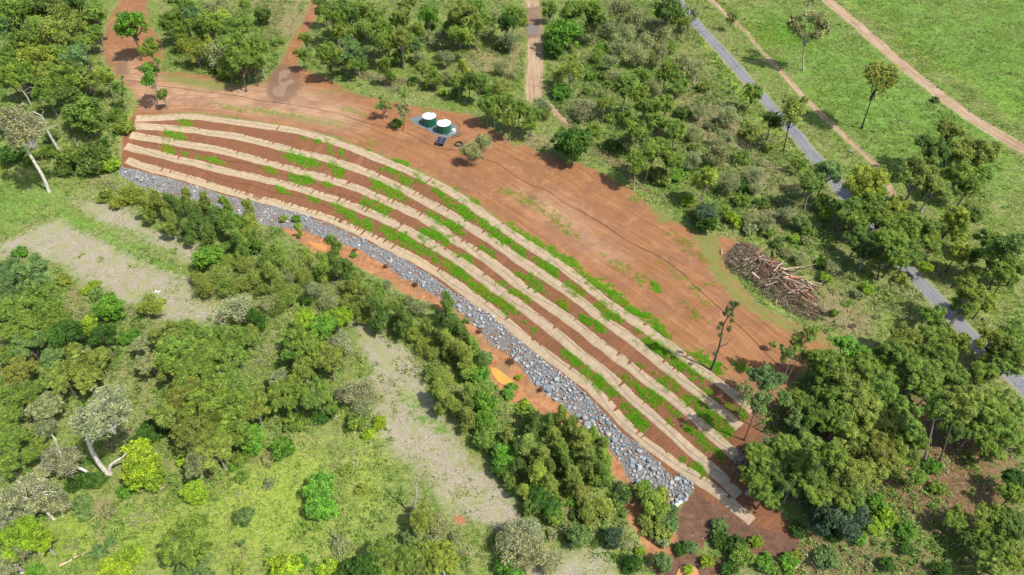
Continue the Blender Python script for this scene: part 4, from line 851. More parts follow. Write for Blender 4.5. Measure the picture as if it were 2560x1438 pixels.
b = MB(); b.tube([(-1.15,-.7,1.2),(1.15,-.7,1.2)], [.035]*2, 6); b.tube([(-1.15,.7,1.62),(1.15,.7,1.62)], [.035]*2, 6); b.tube([(-1.1,-.7,.15),(1.1,.7,1.5)], [.025]*2, 6); b.build('rail', M_MET, t)
MB().box((0,.1,.55), (.9,.6,1.0), 0, .03).build('controller_box', M_BLK, t)
cb = MB(); cb.tube([(-.7,.9,1.6),(-.9,1.8,.3),(-.95,3.2,.08),(-1.2,4.0,.08)], [.03]*4, 6); cb.build('cable', M_BLK, t, True)
n = NT('green_pipe', .5, .3); n.base((.02,.07,.055)); M_GP = n.m
def coil(s, R, rr, turns, lbl, mat, squash=1.0):
    x_, y_, z_ = g3(s, rr); a = np.linspace(0, 2*math.pi*turns, int(26*turns)); q = R*(1+.06*np.sin(a*.37)); 
    P = np.stack([q*np.cos(a), q*np.sin(a)*squash, rr*2*(a/(2*math.pi)) % (rr*5)], 1); V, F = tube_arrays(P, np.full(len(P), rr), 6)
    o = link('hose_coil', np_mesh('hose_coil', V, F, None, True), mat); o.location = (x_, y_, z_); return tag(o, lbl, 'hose coil', 'hose coils around the tanks')
coil('B:885,1078', .95, .085, 4, 'thick green coil of pipe half hidden by the pale twin trees', M_GP)
coil('B:848,1018', .55, .03, 3, 'thin black hose loop at the right corner of the gravel pad', M_PIPE); coil('B:880,1008', .6, .035, 4, 'dark green hose coil on the gravel pad rim, right of the thin loop', M_GP)
coil('B:648,1012', .75, .02, 1, 'thin loose hose loop on red soil left of the solar panels', M_PIPE)
pipe('hose', 'B:840,1000 870,985 895,960 890,930 870,915 845,905', .04, 'black hose curving round the right side of the gravel pad', .02)
# a white guide post beside the road and a grey culvert headwall in the verge
n = NT('concrete', .85, .2); n.base(n.mix(n.noise(n.pos(), 3, 3), (.16,.16,.15), (.26,.26,.25))); M_CON = n.m
x_, y_, z_ = g3('C:820,1110', 0); t = empty('guide_post', (x_, y_, z_)); tag(t, 'small white guide post on the near road verge', 'post')
MB().box((0,0,.5), (.16,.05,1.0), 0, .01).build('post', M_TWHITE, t); MB().box((0,-.03,.85), (.1,.02,.14)).build('reflector', M_OR, t)
x_, y_, z_ = g3('C:1265,1135', -.15); t = empty('culvert', (x_, y_, z_), -.75); tag(t, 'grey concrete culvert headwall in the grass beyond the road', 'culvert')
MB().box((0,0,.25), (1.7,.3,.5), 0, .03).build('headwall', M_CON, t); MB().lathe([(.30,-.6),(.36,-.6),(.36,.0),(.30,.0)], 20).build('pipe', M_CON, t, True).rotation_euler = (math.pi/2, 0, 0)
# ---------------------------------------------------------------- foliage
M_LEAF = leafy('leaves', [(0, (.44,.50,.46)), (.5, (1.10,1.08,1.08)), (1, (2.0,1.82,1.6))], None, .38, .55, True)
def bark(name, a, b, sc=3):
    n = NT(name, .85, .2); oi = n.t.nodes.new('ShaderNodeObjectInfo'); q = n.noise(n.vmul(n.obj(), (1,1,.35)), sc, 4, .65)
    c = n.ramp(q, [(.35, a), (.65, b)]); c = n.mix(1.0, c, oi.outputs['Color'], 'MULTIPLY'); n.base(c); n.bump(q, .5, .05); return n.m
M_BARK = bark('bark', (.55,.5,.46), (1,.96,.92))
def leaves(C, rc, n_, size, r, flat=.65, up=.6, elong=1.5, tb=None, young=None, droop=0.0):
    """n_ leaf faces around each clump centre C (k,3), clump radius rc (k,)"""
    k = len(C); idx = np.repeat(np.arange(k), n_); N_ = len(idx)
    g = r.normal(0, 1, (N_, 3)); g /= np.linalg.norm(g, axis=1)[:,None]; g *= (r.uniform(.05, 1, N_)**.5*np.where(r.random(N_) < .14, r.uniform(1.1, 1.9, N_), 1.))[:,None]; g[:,2] *= flat
    P = C[idx]+g*rc[idx,None]; P[:,2] -= droop*(g[:,0]**2+g[:,1]**2)*rc[idx]
    nn = r.normal(0, 1, (N_, 3)); nn[:,2] = np.abs(nn[:,2])+up; nn += g*.8; nn /= np.linalg.norm(nn, axis=1)[:,None]
    a = r.normal(0, 1, (N_, 3)); a -= nn*(a*nn).sum(1)[:,None]; a /= np.linalg.norm(a, axis=1)[:,None]; b = np.cross(nn, a)
    s = size*r.uniform(.6, 1.35, N_)[:,None]
    V = np.stack([P-a*s*elong*.5, P-b*s*.42+a*s*.05, P+a*s*elong*.5, P+b*s*.42+a*s*.05], 1).reshape(-1, 3)
    F = np.arange(4*N_).reshape(-1, 4)
    t = np.clip((tb if tb is not None else np.full(k, .5))[idx]+r.normal(0, .24, N_), 0, 1); y = (young if young is not None else np.zeros(k))[idx]*r.uniform(.4, 1, N_)
    return V, F, np.repeat(t, 4), np.repeat(y, 4)
def crown(seed, nl, nc, nleaf, size, kz=.8, lobe=(.32,.55), crad=.2, flat=.65, shape='round', up=.6, elong=1.5, droop=0., shell=.75, spread=.62):
    r = np.random.default_rng(seed); L = []
    for i in range(nl):
        th = 2*math.pi*(i/nl)+r.uniform(-.5, .5); q = spread*r.uniform(.45, 1.); zz = r.uniform(-.45, .45)*kz
        if shape == 'cone': zz = (-.75+1.6*i/nl)*kz; q = .42*(1-(zz/kz+.75)/1.75)+.03
        if shape == 'umbrella': zz = r.uniform(-.1, .55)*kz; q = spread*r.uniform(.2, 1.)
        if shape == 'dome': zz = r.uniform(-.3, .35)*kz
        L.append((q*math.cos(th), q*math.sin(th), zz, r.uniform(*lobe)*(1 if shape != 'cone' else (1.15-.6*(zz/kz+.75)/1.75))))
    if shape not in ('cone',): L.append((0, 0, kz*.25, lobe[1]*1.05))
    L = np.array(L); C = []; R = []; AN = r.uniform(.65, 1.35, (len(L), 3))*np.array([1, 1, .85])
    while len(C) < nc:
        l = L[int(r.integers(len(L)))]; d = r.normal(0, 1, 3); d[2] += .25; d /= np.linalg.norm(d); k_ = int(np.where((L == l).all(1))[0][0]); p = l[:3]+d*l[3]*AN[k_]*(r.uniform(shell, 1.02) if r.random() < .85 else r.uniform(.2, .9))
        if r.random() < .12: p = p*r.uniform(1.04, 1.2)
        C.append(p); R.append(crad*r.uniform(.45, 1.55))
    C = np.array(C); R = np.array(R); ct = np.clip(r.normal(.5, .27, nc), .05, .95); yg = (r.random(nc) < .3)*r.uniform(.2, 1, nc)*(C[:,2] > -.1)
    V, F, t, y = leaves(C, R, nleaf, size, r, flat, up, elong, ct, yg, droop)
    return V, F, t, y, L, C
def limbs(seed, L, C, r0, zb=-1.0, nsec=26, wig=.05, tips=True):
    r = np.random.default_rng(seed+900); parts = []; o = np.array([0, 0, zb])
    for l in L:
        if l[2] < zb+.1 and abs(l[0])+abs(l[1]) < .1: continue
        P = wander(o, l[:3], 6, wig, r); P[1:3,2] += .0; parts.append(tube_arrays(P, np.linspace(r0*.62, r0*.22, 6), 5))
    for i in r.choice(len(C), min(nsec, len(C)), replace=False):
        l = L[np.argmin(((L[:,:3]-C[i])**2).sum(1))]; s = l[:3]*.75+o*.25 if r.random() < .4 else l[:3]
        parts.append(tube_arrays(wander(s, C[i]*1.05, 5, wig*.6, r), np.linspace(r0*.24, r0*.06, 5), 4))
    return join_np(parts)
PRO = {}
def proto(kind, seeds, bark_r=.075, zb=-.9, nsec=26, wig=.05, **kw):
    lst = []
    for s in seeds:
        V, F, t, y, L, C = crown(s, **kw); cm = np_mesh('crown', V, F, {'tint': t, 'young': y}); cm.materials.append(M_LEAF); bm_ = None
        if nsec:
            v, f = limbs(s, L, C, bark_r, zb, nsec, wig); bm_ = np_mesh('limbs', v, f, None, True); bm_.materials.append(M_BARK)
        lst.append((cm, bm_, zb))
    PRO[kind] = lst
proto('gum', range(10, 19), nl=9, nc=210, nleaf=56, size=.042, elong=2.8, kz=.85, lobe=(.22,.46), crad=.13, flat=1.0, up=.9, shell=.5, spread=.62, nsec=26)
proto('lolly', range(20, 23), bark_r=.04, nl=6, nc=190, nleaf=65, size=.052, kz=.8, lobe=(.40,.55), crad=.13, flat=.8, up=1.0, shape='umbrella', spread=.5, nsec=20)
proto('open', range(30, 34), bark_r=.042, nl=7, nc=62, nleaf=70, size=.062, kz=.9, lobe=(.25,.42), crad=.15, flat=.9, up=.9, shell=.6, spread=.62, nsec=34, wig=.07)
proto('round', range(40, 44), nl=7, nc=170, nleaf=80, size=.066, kz=.8, lobe=(.42,.58), crad=.15, flat=.85, up=.9, shape='dome', spread=.42, zb=-.7, nsec=0)
proto('bush', range(50, 55), nl=8, nc=130, nleaf=75, size=.072, kz=.55, lobe=(.28,.5), crad=.16, flat=.8, up=.9, shape='dome', spread=.58, zb=-.5, nsec=0)
proto('oak', range(60, 65), bark_r=.04, nl=9, nc=230, nleaf=80, size=.040, kz=1.25, lobe=(.26,.5), crad=.14, flat=1.7, shape='cone', up=.6, elong=3.6, zb=-1.1, nsec=12, shell=.6)
proto('scrub', range(70, 76), bark_r=.035, nl=7, nc=150, nleaf=34, size=.040, kz=.7, lobe=(.25,.55), crad=.24, flat=1.0, up=.8, elong=2.8, zb=-.8, nsec=90, wig=.06, shell=.1)
proto('big', range(80, 86), bark_r=.06, nl=12, nc=330, nleaf=88, size=.029, elong=2.8, kz=.70, lobe=(.18,.36), crad=.095, flat=1.0, up=.9, shell=.55, spread=.76, nsec=110)
proto('pale', range(90, 93), bark_r=.085, nl=9, nc=170, nleaf=42, size=.034, kz=.72, lobe=(.22,.38), crad=.15, flat=1.0, elong=3.6, up=.7, shell=.6, spread=.72, droop=.5, nsec=120, wig=.07)
# leafless trees
def dead_proto(seed):
    r = np.random.default_rng(seed); parts = []
    def grow(p, d, L, rad, k):
        e = p+d*L; P = wander(p, e, 5, L*.035, r); parts.append(tube_arrays(P, np.linspace(rad, rad*.6, 5), 5))
        if k == 0: return
        for _ in range(int(r.integers(2, 4))):
            q = d+r.normal(0, .55, 3); q[2] += .15; q /= np.linalg.norm(q); grow(P[int(r.integers(3, 5))], q, L*r.uniform(.5, .8), rad*.55, k-1)
    grow(np.array([0, 0, -1.]), np.array([0, 0, 1.]), .75, .06, 4); V, F = join_np(parts)
    me = np_mesh('limbs', V, F, None, True); me.materials.append(M_BARK); return (None, me, -1.)
PRO['dead'] = [dead_proto(s) for s in (1, 2, 3, 4)]
# trunks, unit height, base flare, slight bends
TRUNK = []
for s in range(5):
    r = np.random.default_rng(s+300); k = 9; t = np.linspace(0, 1, k); P = wander((0,0,0), (0,0,1.), k, .012, r)
    V, F = tube_arrays(P, .5*(1-.45*t)+.35*np.exp(-t*14), 8); me = np_mesh('trunk', V, F, None, True); me.materials.append(M_BARK); TRUNK.append(me)
COLS = {  # base reflectance of the leaves, last = share of yellow new growth
 'g': (.180,.285,.048,.5), 'd': (.120,.200,.042,.25), 'o': (.225,.300,.060,.6), 'y': (.260,.335,.052,.6), 'b': (.155,.265,.082,.1),
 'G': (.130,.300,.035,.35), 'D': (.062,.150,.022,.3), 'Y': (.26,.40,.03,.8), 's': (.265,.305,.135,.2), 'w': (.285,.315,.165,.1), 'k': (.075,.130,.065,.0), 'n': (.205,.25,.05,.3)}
CNAME = {'g': 'mid green', 'd': 'dark green', 'o': 'olive green', 'y': 'yellowish green', 'b': 'bluish green', 'G': 'bright green', 'D': 'glossy dark green', 'Y': 'bright yellow-green', 's': 'grey-olive', 'w': 'pale silvery', 'k': 'dark bluish', 'n': 'bronze green'}
#       name, category, label noun, total height / crown width, crown z factor, bark colour, trunk radius/width
KIND = {'gum': ('gum_tree', 'tree', 'gum', 1.45, .36, (.34,.30,.26), .030), 'big': ('gum_tree', 'tree', 'broad gum', 1.25, .34, (.42,.38,.34), .032), 'lolly': ('gum_tree', 'tree', 'dome-crowned gum', 2.0, .42, (.16,.13,.11), .024),
 'open': ('gum_tree', 'tree', 'thin-leaved gum', 1.8, .42, (.40,.36,.33), .026), 'round': ('shade_tree', 'tree', 'rounded tree', .92, .4, (.2,.16,.13), .03),
 'bush': ('shrub', 'shrub', 'low shrub', .52, .27, (.2,.16,.13), .0), 'oak': ('she_oak', 'tree', 'feathery she-oak', 1.75, .72, (.2,.16,.13), .022), 'scrub': ('scrub_tree', 'shrub', 'twiggy small tree', .85, .33, (.46,.41,.37), .016),
 'pale': ('paperbark_tree', 'tree', 'drooping paperbark', 1.2, .37, (.78,.74,.68), .045), 'dead': ('dead_tree', 'tree', 'leafless tree', 1.5, .5, (.66,.63,.59), .025), 'sap': ('sapling', 'tree', 'slender sapling', 2.1, .45, (.38,.34,.3), .022)}
TREES = []
LIST = '''
A gum:b 110,90,260 g 330,50,240,d 480,110,220,o 560,30,200,d 690,110,190,g 40,190,200,b 150,290,220,g 270,220,220,g 400,250,220,o 545,215,180,o 600,320,170,g 60,420,200,g 250,410,240,y 390,400,190,g 560,430,230,b 60,560,190,g 190,540,190,g 330,520,190,o 470,560,210,g 780,570,150,y 330,670,180,g 520,690,150,d 700,250,130,g 20,60,160,g
A open 700,150,150,b 650,560,220,o 880,640,150,g 1110,540,230,G
A round 640,850,300,g 1960,110,150,d 1640,130,170,y
A pale 150,930,400,w 60,830,230,o
A dead 150,640,240,w 330,900,160,w 560,1050,80,w
A bush 690,1170,330,d 820,1230,150,Y 550,1150,190,g 80,1150,200,D 920,950,150,y 860,860,120,g 470,1270,130,d 360,1130,140,g 380,1010,120,d 760,1080,130,D 900,880,90,g 240,1170,110,g
A gum 960,165,270,G 1110,350,150,g 1210,700,100,g 1270,150,170,g 1350,60,200,g 1430,110,190,b 1780,340,220,g 1900,350,200,g 1750,200,220,g 1560,180,210,g 1460,200,150,g 1880,460,150,g 1780,470,180,g 1340,250,130,g 2270,290,100,g 2250,400,110,g 2550,230,190,g 2480,110,200,g 2550,50,190,d 2400,40,140,d
A scrub 1640,30,190,s 1450,370,240,y 1620,400,220,s 1700,500,180,g 1550,60,150,s
A lolly 2440,420,260,g
A bush 2065,310,100,g 1600,520,100,D 1820,30,90,g 1560,460,120,g 1350,360,110,y 1530,300,120,y 1660,570,90,g
B gum 60,110,190,g 160,60,190,o 260,130,180,g 180,230,170,g 330,220,190,g 430,130,170,o 60,330,150,b 120,400,140,b 330,320,170,g 450,290,190,o 560,220,150,g 460,410,150,g 650,100,190,G 900,90,230,o 1010,50,190,g 830,190,160,g 890,250,180,g 1010,180,160,g 1290,110,180,g 1240,170,160,D 40,430,120,b 100,480,110,g 500,40,150,o 560,320,120,b 680,180,100,g
B oak 340,510,150,g 920,530,140,y
B scrub 760,260,180,s 1150,110,110,s 1270,300,180,s 1110,230,110,s 960,280,150,s 790,560,120,s 790,430,140,s 1260,570,150,s 1200,500,120,s 1180,650,190,o 1500,790,160,s 1540,840,100,o 180,470,100,g 590,430,110,s
B bush 1200,340,130,d 420,915,90,g 860,690,110,g 1080,660,110,G 990,600,140,D 760,690,80,Y 1110,170,90,g 640,650,70,g 1340,150,110,g 540,610,80,g
B gum 700,570,160,g 610,500,110,o 960,590,150,d 1030,620,150,g 880,600,130,g
B open 315,770,140,o 470,810,150,s
B sap 470,710,60,g
B round 1730,1065,300,D 1655,250,250,G 1600,350,150,D
B gum 1100,790,140,g 1215,750,150,g 1330,800,170,g 1265,880,150,o 1430,840,150,g 1410,910,120,g 1150,840,100,y
B scrub 1065,1065,205,s 970,1110,190,s
B gum 1560,60,140,g 1740,80,190,g 1860,80,190,g 1900,150,140,d 2130,620,230,g 2230,700,140,y 2430,520,150,g 2500,560,130,g 2500,670,140,g 2430,760,160,g 2280,780,170,g 2450,60,220,d 2540,130,150,g 2250,560,120,g
B scrub 1850,250,150,s 1990,200,160,s 2080,80,210,s 2220,130,200,s 2130,240,160,s 2270,300,180,s 2400,240,180,s 2080,340,160,s 2200,400,170,s 2370,400,170,s 1920,400,120,g 2010,460,140,s 1620,560,140,o 2330,640,160,s 1830,790,180,w 2160,1050,160,s 2380,1010,160,s 2040,560,120,s 2340,200,140,s 2470,330,120,g
B open 1720,500,200,y 1970,770,110,y 1990,620,90,g
B gum 2200,940,200,g 2350,900,150,g 2500,950,170,g 2320,1120,210,g 2210,1200,200,g 2450,1150,190,g
B bush 1860,575,85,G 2040,1070,140,d 1900,960,130,g 1800,880,110,s 1950,560,90,g 1950,360,110,G 2500,1300,160,G 2400,1330,170,o 2120,860,120,g 2560,830,120,d 1640,690,150,G 2000,880,100,g 2350,1290,130,o 1830,690,110,g
C open 75,110,160,s 385,130,115,n 850,820,260,o 890,1210,130,g 970,160,310,s
C lolly 1480,600,340,n
C gum 550,680,180,g 690,880,150,d 520,990,190,n 1100,1270,220,b 980,1370,190,d 200,1320,210,y 1410,1370,260,y 1500,1310,180,g
C sap 275,-20,60,g 380,-30,50,g 405,650,55,g
C scrub 110,520,180,s 150,830,150,s 370,860,180,s 280,1150,190,s 100,980,150,s 330,1030,160,s 90,1190,170,s 370,1350,170,s 560,1300,180,s 30,450,120,s 560,1400,120,s
C bush 180,650,110,n 460,1180,130,g 30,600,120,G 20,850,120,d 250,930,120,s 100,1100,100,g 660,1100,100,y 1900,740,70,d 460,1390,130,D
C big 2000,960,220,n 1900,1100,270,d 2060,1130,200,o 2230,1120,300,n 1780,1290,310,o 1890,1380,230,o
C gum 2080,1290,200,g 2160,1370,180,g 2250,1300,160,g
D bush 780,30,140,y 870,70,150,y 1000,40,160,y 960,-10,130,y
D oak 1080,110,150,y 1170,80,160,o 1290,110,180,d 1260,220,160,o 1390,60,170,o 1440,190,180,d 1390,290,140,d 1530,90,170,o 1590,200,180,d 1550,280,150,d 1680,120,160,g 1740,250,180,g 1850,150,160,o 1870,280,190,o 1880,350,150,g 1780,370,170,g 1980,500,140,g 2080,480,150,g 2020,600,150,o
D round 1560,480,220,G 1730,200,110,G
D scrub 1460,640,130,o 1530,720,170,o 1650,590,150,o 1690,700,160,g 1800,520,150,o 1900,640,160,o 1790,680,150,o 2080,700,160,o 2200,570,150,o 2130,800,160,g 2250,650,140,o 1990,820,150,s 2340,730,140,s 2430,800,140,s 2150,640,120,s 1950,720,120,g 2180,720,110,o 2060,860,130,d 2300,620,100,o 1590,640,120,o 1700,500,110,o
D oak 2480,410,150,g 2400,530,150,g 2520,560,140,d 2290,480,110,y 1905,930,140,D 2220,290,60,Y
D bush 2110,200,70,g 2200,200,70,G 2280,800,140,D 2220,250,60,Y 2050,420,120,g 2400,640,110,o 1870,420,130,G 1480,560,100,o
D scrub 1780,850,270,w 1130,840,200,y
D round 800,860,240,G 720,750,110,b
D bush 700,690,110,Y 1200,820,80,y 960,1080,160,G 640,740,80,Y 470,660,110,y 150,450,120,G
D big 250,600,290,b 80,570,220,b 90,700,190,b 300,760,240,g 130,860,260,g 330,880,240,g 120,1020,250,g 280,1010,230,g 440,950,190,g 200,1130,210,b 60,1200,190,g 400,1230,230,b 600,1270,290,o 730,1240,190,o 450,1350,270,o 650,1380,230,o 150,1330,210,n 40,960,170,g
D gum 490,1060,230,D 650,1010,180,Y 760,1060,190,D
D big 1260,1050,230,o 1400,1050,230,g 1550,1080,230,g 1750,1080,240,g 1330,1190,290,g 1500,1230,270,g 1700,1200,250,g 1250,1300,200,n 1450,1350,290,g 1650,1370,250,g 1070,1130,170,s 1100,1260,180,s 1850,1060,160,o
D big 2280,950,190,Y 2400,1010,230,G 2210,1070,210,g 2500,930,190,Y 2310,1170,250,g 2160,1190,170,G 2450,1250,240,o 2250,1300,210,o 2060,1380,150,s
D scrub 2520,1130,210,w 2420,1120,150,s
E oak 60,560,140,d 120,680,160,o 200,790,180,o 290,760,170,g 420,880,150,g 470,940,190,d 790,790,115,g 790,880,160,d 290,890,200,d 640,1000,150,o 830,1010,210,d 790,1110,200,o 910,1080,200,d 900,1190,200,o 985,1150,150,g 1050,1250,140,d
E scrub 60,690,120,o 60,800,140,o 140,880,150,o 340,690,100,s 600,860,140,s 560,1050,150,y 640,1130,150,y 700,1190,140,o 790,1210,120,d 700,1340,170,o 780,1390,130,o 520,800,90,s 180,940,120,o
E round 970,1330,170,g 1050,1370,160,G 1100,1230,90,b
E big 40,930,140,Y
E bush 1330,1380,60,Y 940,960,60,b 100,470,60,G
G pale 770,230,430,w 470,560,300,w 170,830,350,w 100,1010,280,w 400,880,220,w 60,1300,260,w 340,330,170,s
G big 60,250,200,g 120,90,230,g 260,60,210,d 330,170,220,s 90,420,210,g 60,600,190,g 260,500,180,g 150,1140,290,Y 320,1180,170,Y
G big 1350,100,310,n 1560,140,370,g 1250,230,290,o 1750,130,290,g 1450,330,310,n 1700,330,290,g 1900,180,230,o 1600,480,290,o 1480,590,230,s 2150,60,260,g 2350,80,250,g 2460,190,170,g
G round 1860,420,240,G 1450,820,180,Y 2110,490,190,G 2380,780,260,G 2380,930,230,G 1830,990,165,b 1050,640,300,Y 1020,530,220,Y 1130,720,210,Y
G bush 1070,420,200,D 1150,350,210,D 960,790,150,G 560,740,170,D 700,730,160,D 1370,580,130,Y 1980,180,140,G 2200,290,180,g 2380,240,140,D 930,1310,220,Y 850,1390,240,Y 1000,1270,140,Y 730,1260,130,b 815,1180,80,b 2110,1390,280,Y 2240,1340,150,G 2450,1390,180,Y 1800,560,150,g 1800,700,110,g 2000,560,110,s 1780,1390,110,y 260,1400,150,G 2000,750,100,s 1750,620,90,G 600,900,170,b 820,960,110,s 2280,60,90,D 640,980,120,b 2520,1180,130,s
G sap 1800,1180,70,b
G big 1400,1190,420,g 1430,1370,250,b
H scrub 80,70,240,w 200,60,200,w 190,150,180,s
H bush 120,290,160,g 290,290,130,Y 210,380,120,Y 60,330,90,D 180,230,140,g 160,790,110,y 40,650,100,y
H oak 730,50,170,o 760,130,160,o 830,150,150,o 960,60,140,o 950,250,150,n 960,170,120,d 1240,400,150,n 1380,470,230,o 1450,300,170,d 1420,230,140,g 1540,300,180,d 1590,420,180,o 1500,550,180,o 1650,520,190,g 1720,330,200,o 1640,240,150,o 1800,430,210,o 1880,400,160,g 1850,560,210,o 1960,560,180,g 1950,650,170,g 1470,680,220,y 1360,800,150,y 1560,740,170,o 1730,700,200,n 1780,800,160,n 1680,610,150,d 1440,400,150,d 1960,460,130,g 1560,630,150,d
H round 1050,50,190,g 1090,150,200,G 1060,280,200,G 1120,350,150,g 1080,420,180,g 1230,540,200,G 1170,440,150,D 1210,640,160,D 1310,620,180,d 1480,840,200,D 1570,920,190,D 1430,930,160,d 1600,1000,170,g 1900,700,150,g 1780,1150,210,b 2030,1150,165,k 2260,810,180,g 2390,840,130,y 2340,920,220,g 2450,1040,160,b 2190,1340,150,D 2400,1330,160,b 1960,930,180,o 1850,960,170,o 1270,720,150,d
H bush 2110,820,180,d 2340,1050,230,n 2460,950,120,b 1710,860,140,G 1760,990,130,d 2530,1240,110,D 2230,1250,90,Y 2150,1360,130,D 1260,1380,230,G 1340,1340,120,D 2400,1180,120,s 1280,30,90,G 1660,860,110,o 1370,170,120,Y 1250,80,110,G 1580,1130,90,w 2080,950,130,d
H scrub 1290,1200,290,w 1430,1100,210,w 1460,1250,250,w 1250,1120,170,w 1570,1330,190,w 860,1140,100,s 740,1040,190,s 1370,1330,170,w
H big 610,1010,230,o 750,1310,250,y 640,1270,190,o 480,1300,230,g 310,1290,240,g 200,1380,250,D 80,1390,190,D 410,1390,190,o 600,1400,190,o 530,1140,120,b
H dead 590,850,190,w 700,1170,170,w
I big 1310,90,290,o 1500,60,290,g 1190,90,250,g 1060,60,190,g 1400,230,290,o 1210,250,270,g 1620,200,250,g 1550,330,270,n 1700,350,250,g 1300,410,290,o 1130,510,280,g 1450,500,290,n 1650,520,230,g 1750,430,190,g 1250,640,290,o 1100,700,230,g 1400,640,240,o 1550,600,230,o 1160,840,240,o 1280,830,230,g 950,330,200,b 880,270,160,b
I big 600,560,240,g 700,630,250,d 560,710,210,g 640,820,210,g 800,500,250,g 900,620,270,g 960,480,240,o 1000,660,250,d 850,740,250,d 1000,780,250,g 1050,250,230,g 880,120,190,g
I gum 700,470,180,b 640,580,190,g 560,700,180,g 640,760,170,g 780,620,170,d 780,110,150,b
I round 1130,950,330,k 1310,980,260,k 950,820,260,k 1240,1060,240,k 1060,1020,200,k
I open 590,130,260,b 490,60,190,s
I big 1950,190,290,g 2110,140,290,o 2260,200,290,g 2400,300,280,g 2200,340,230,g 2050,340,220,d 2360,120,220,o 2500,200,190,g 2480,410,230,g 2310,480,190,g 1860,50,190,g 1760,700,150,g 2500,700,200,D 2480,820,190,g 2330,1010,230,g 2460,1050,250,d 2400,1200,230,g 2510,1310,190,y 2260,1200,190,g 2310,1350,190,o 2050,1010,160,g 2130,1150,150,d
I bush 1100,1290,180,b 290,1060,130,b 290,1140,120,D 420,1200,180,D 460,1280,190,g 300,1190,130,D 80,1220,120,b 570,1180,110,Y 630,1340,150,G 800,1330,150,G 700,1380,130,g 360,1380,130,D 200,1330,130,Y 1480,880,150,G 1540,1000,140,Y 1450,1060,140,Y 880,1090,120,D 690,880,110,G 1880,620,140,G 1950,1400,150,D 1700,1100,150,G 1330,1150,120,G 1550,1350,130,D 1680,1230,110,D 870,1290,90,y 1150,1140,110,D 1920,780,120,g 60,1390,90,Y
F round 190,170,190,k 210,140,170,b 200,240,150,D 900,230,150,b
F bush 610,80,120,d 400,200,150,Y 850,350,90,Y 720,380,110,d 520,280,130,s 660,300,110,g 300,130,130,g 460,60,140,g 60,60,120,Y 960,300,120,g 1080,640,110,Y 1390,720,110,Y 940,360,100,s 780,450,100,s 760,80,110,s 1320,760,100,s 1050,530,100,G 1650,650,120,y 980,700,70,G 1150,900,80,g 1080,170,110,Y
F scrub 1130,560,130,s 640,220,130,s 780,160,130,s 900,480,110,s 520,200,110,s
F sap 1240,820,95,g 1460,925,70,s
F open 1070,70,170,g 1690,700,50,n
F big 1270,120,210,g 1400,60,240,g 1500,180,240,g 1330,220,200,g 1610,130,230,y 1680,250,240,g 1550,350,250,g 1790,250,220,g 1850,330,180,y 1400,430,190,d 1600,470,220,g 1720,420,200,g 1820,560,120,Y 1340,340,190,d
F gum 2060,170,190,y 2170,160,180,d 2080,290,200,y 2080,430,180,y 2350,460,240,g 2450,380,240,d 2300,330,190,g 2500,550,170,g 2430,620,190,g 2200,600,130,g 2190,470,150,d 1870,400,160,g
F big 2160,740,250,y 2270,810,190,y 2110,850,190,g
F open 960,1050,160,g 870,1120,150,g 790,1200,170,g 1010,1010,80,y
F gum 640,1380,240,b 1100,1250,230,g 1250,1180,220,G 990,1250,190,g 690,1130,60,g
F big 1350,1310,260,g 1190,1370,220,o 1600,1200,250,g 1700,1080,240,o 1860,1060,190,g 1900,930,180,g 1760,1220,200,g 1950,1200,260,g 1800,1350,280,g 2060,1110,190,y 2010,1350,240,g 2250,1340,240,g 2350,1110,230,y 2460,1080,200,g 2500,1210,250,g 2420,1290,200,g 2320,1250,160,g 1500,1240,190,g 1550,1390,200,g
'''
# trunk bases the photo shows: crown centre (crop px) -> base (crop px)
BASES = {'A:700,150':'A:712,325','A:650,560':'A:700,745','A:880,640':'A:920,830','A:1110,540':'A:1172,800','A:960,165':'A:1055,450','A:150,930':'A:365,1429','A:330,900':'A:440,1125','A:150,640':'A:235,785','A:2440,420':'A:2470,625','A:560,1050':'A:585,1160',
 'B:340,510':'B:335,650','B:460,410':'B:460,495','B:700,570':'B:685,665','B:315,770':'B:330,890','B:470,810':'B:472,970','B:1065,1065':'B:1078,1190','B:970,1110':'B:960,1238','B:1720,500':'B:1705,690','B:1970,770':'B:1950,925','B:1560,60':'B:1550,180',
 'C:75,110':'C:40,255','C:385,130':'C:362,240','C:970,160':'C:915,525','C:1480,600':'C:1350,960','C:550,680':'C:480,830','C:850,820':'C:768,1130','C:520,990':'C:473,1215','C:890,1210':'C:845,1300','C:2000,960':'C:1970,1290','C:2230,1120':'C:2105,1280','C:405,650':'C:400,710','C:275,-20':'C:278,70','C:380,-30':'C:378,40',
 'F:1240,820':'F:1175,955','F:1460,925':'F:1405,1045','F:1070,70':'F:1042,150','F:2160,740':'F:2010,990','F:1690,700':'F:1635,800','F:1550,350':'F:1470,655','F:2450,380':'F:2300,730','F:2080,290':'F:2020,420','F:960,1050':'F:780,1429','F:870,1120':'F:760,1429',
 'G:770,230':'G:810,680','G:170,830':'G:400,1010','G:400,900':'G:440,1175','G:470,560':'G:680,690','G:1400,1190':'G:1525,1360','G:2460,190':'G:2510,250','H:590,850':'H:545,985','I:590,130':'I:480,425','I:780,110':'I:615,365','I:950,330':'I:790,400','I:1300,410':'I:1000,560','I:1130,510':'I:705,860','I:1950,190':'I:1820,590','I:2110,140':'I:1930,590',
 'E:790,790':'E:775,915','H:610,1010':'H:555,1110','E:40,930':'E:95,1000','G:1800,1180':'G:1838,1250'}
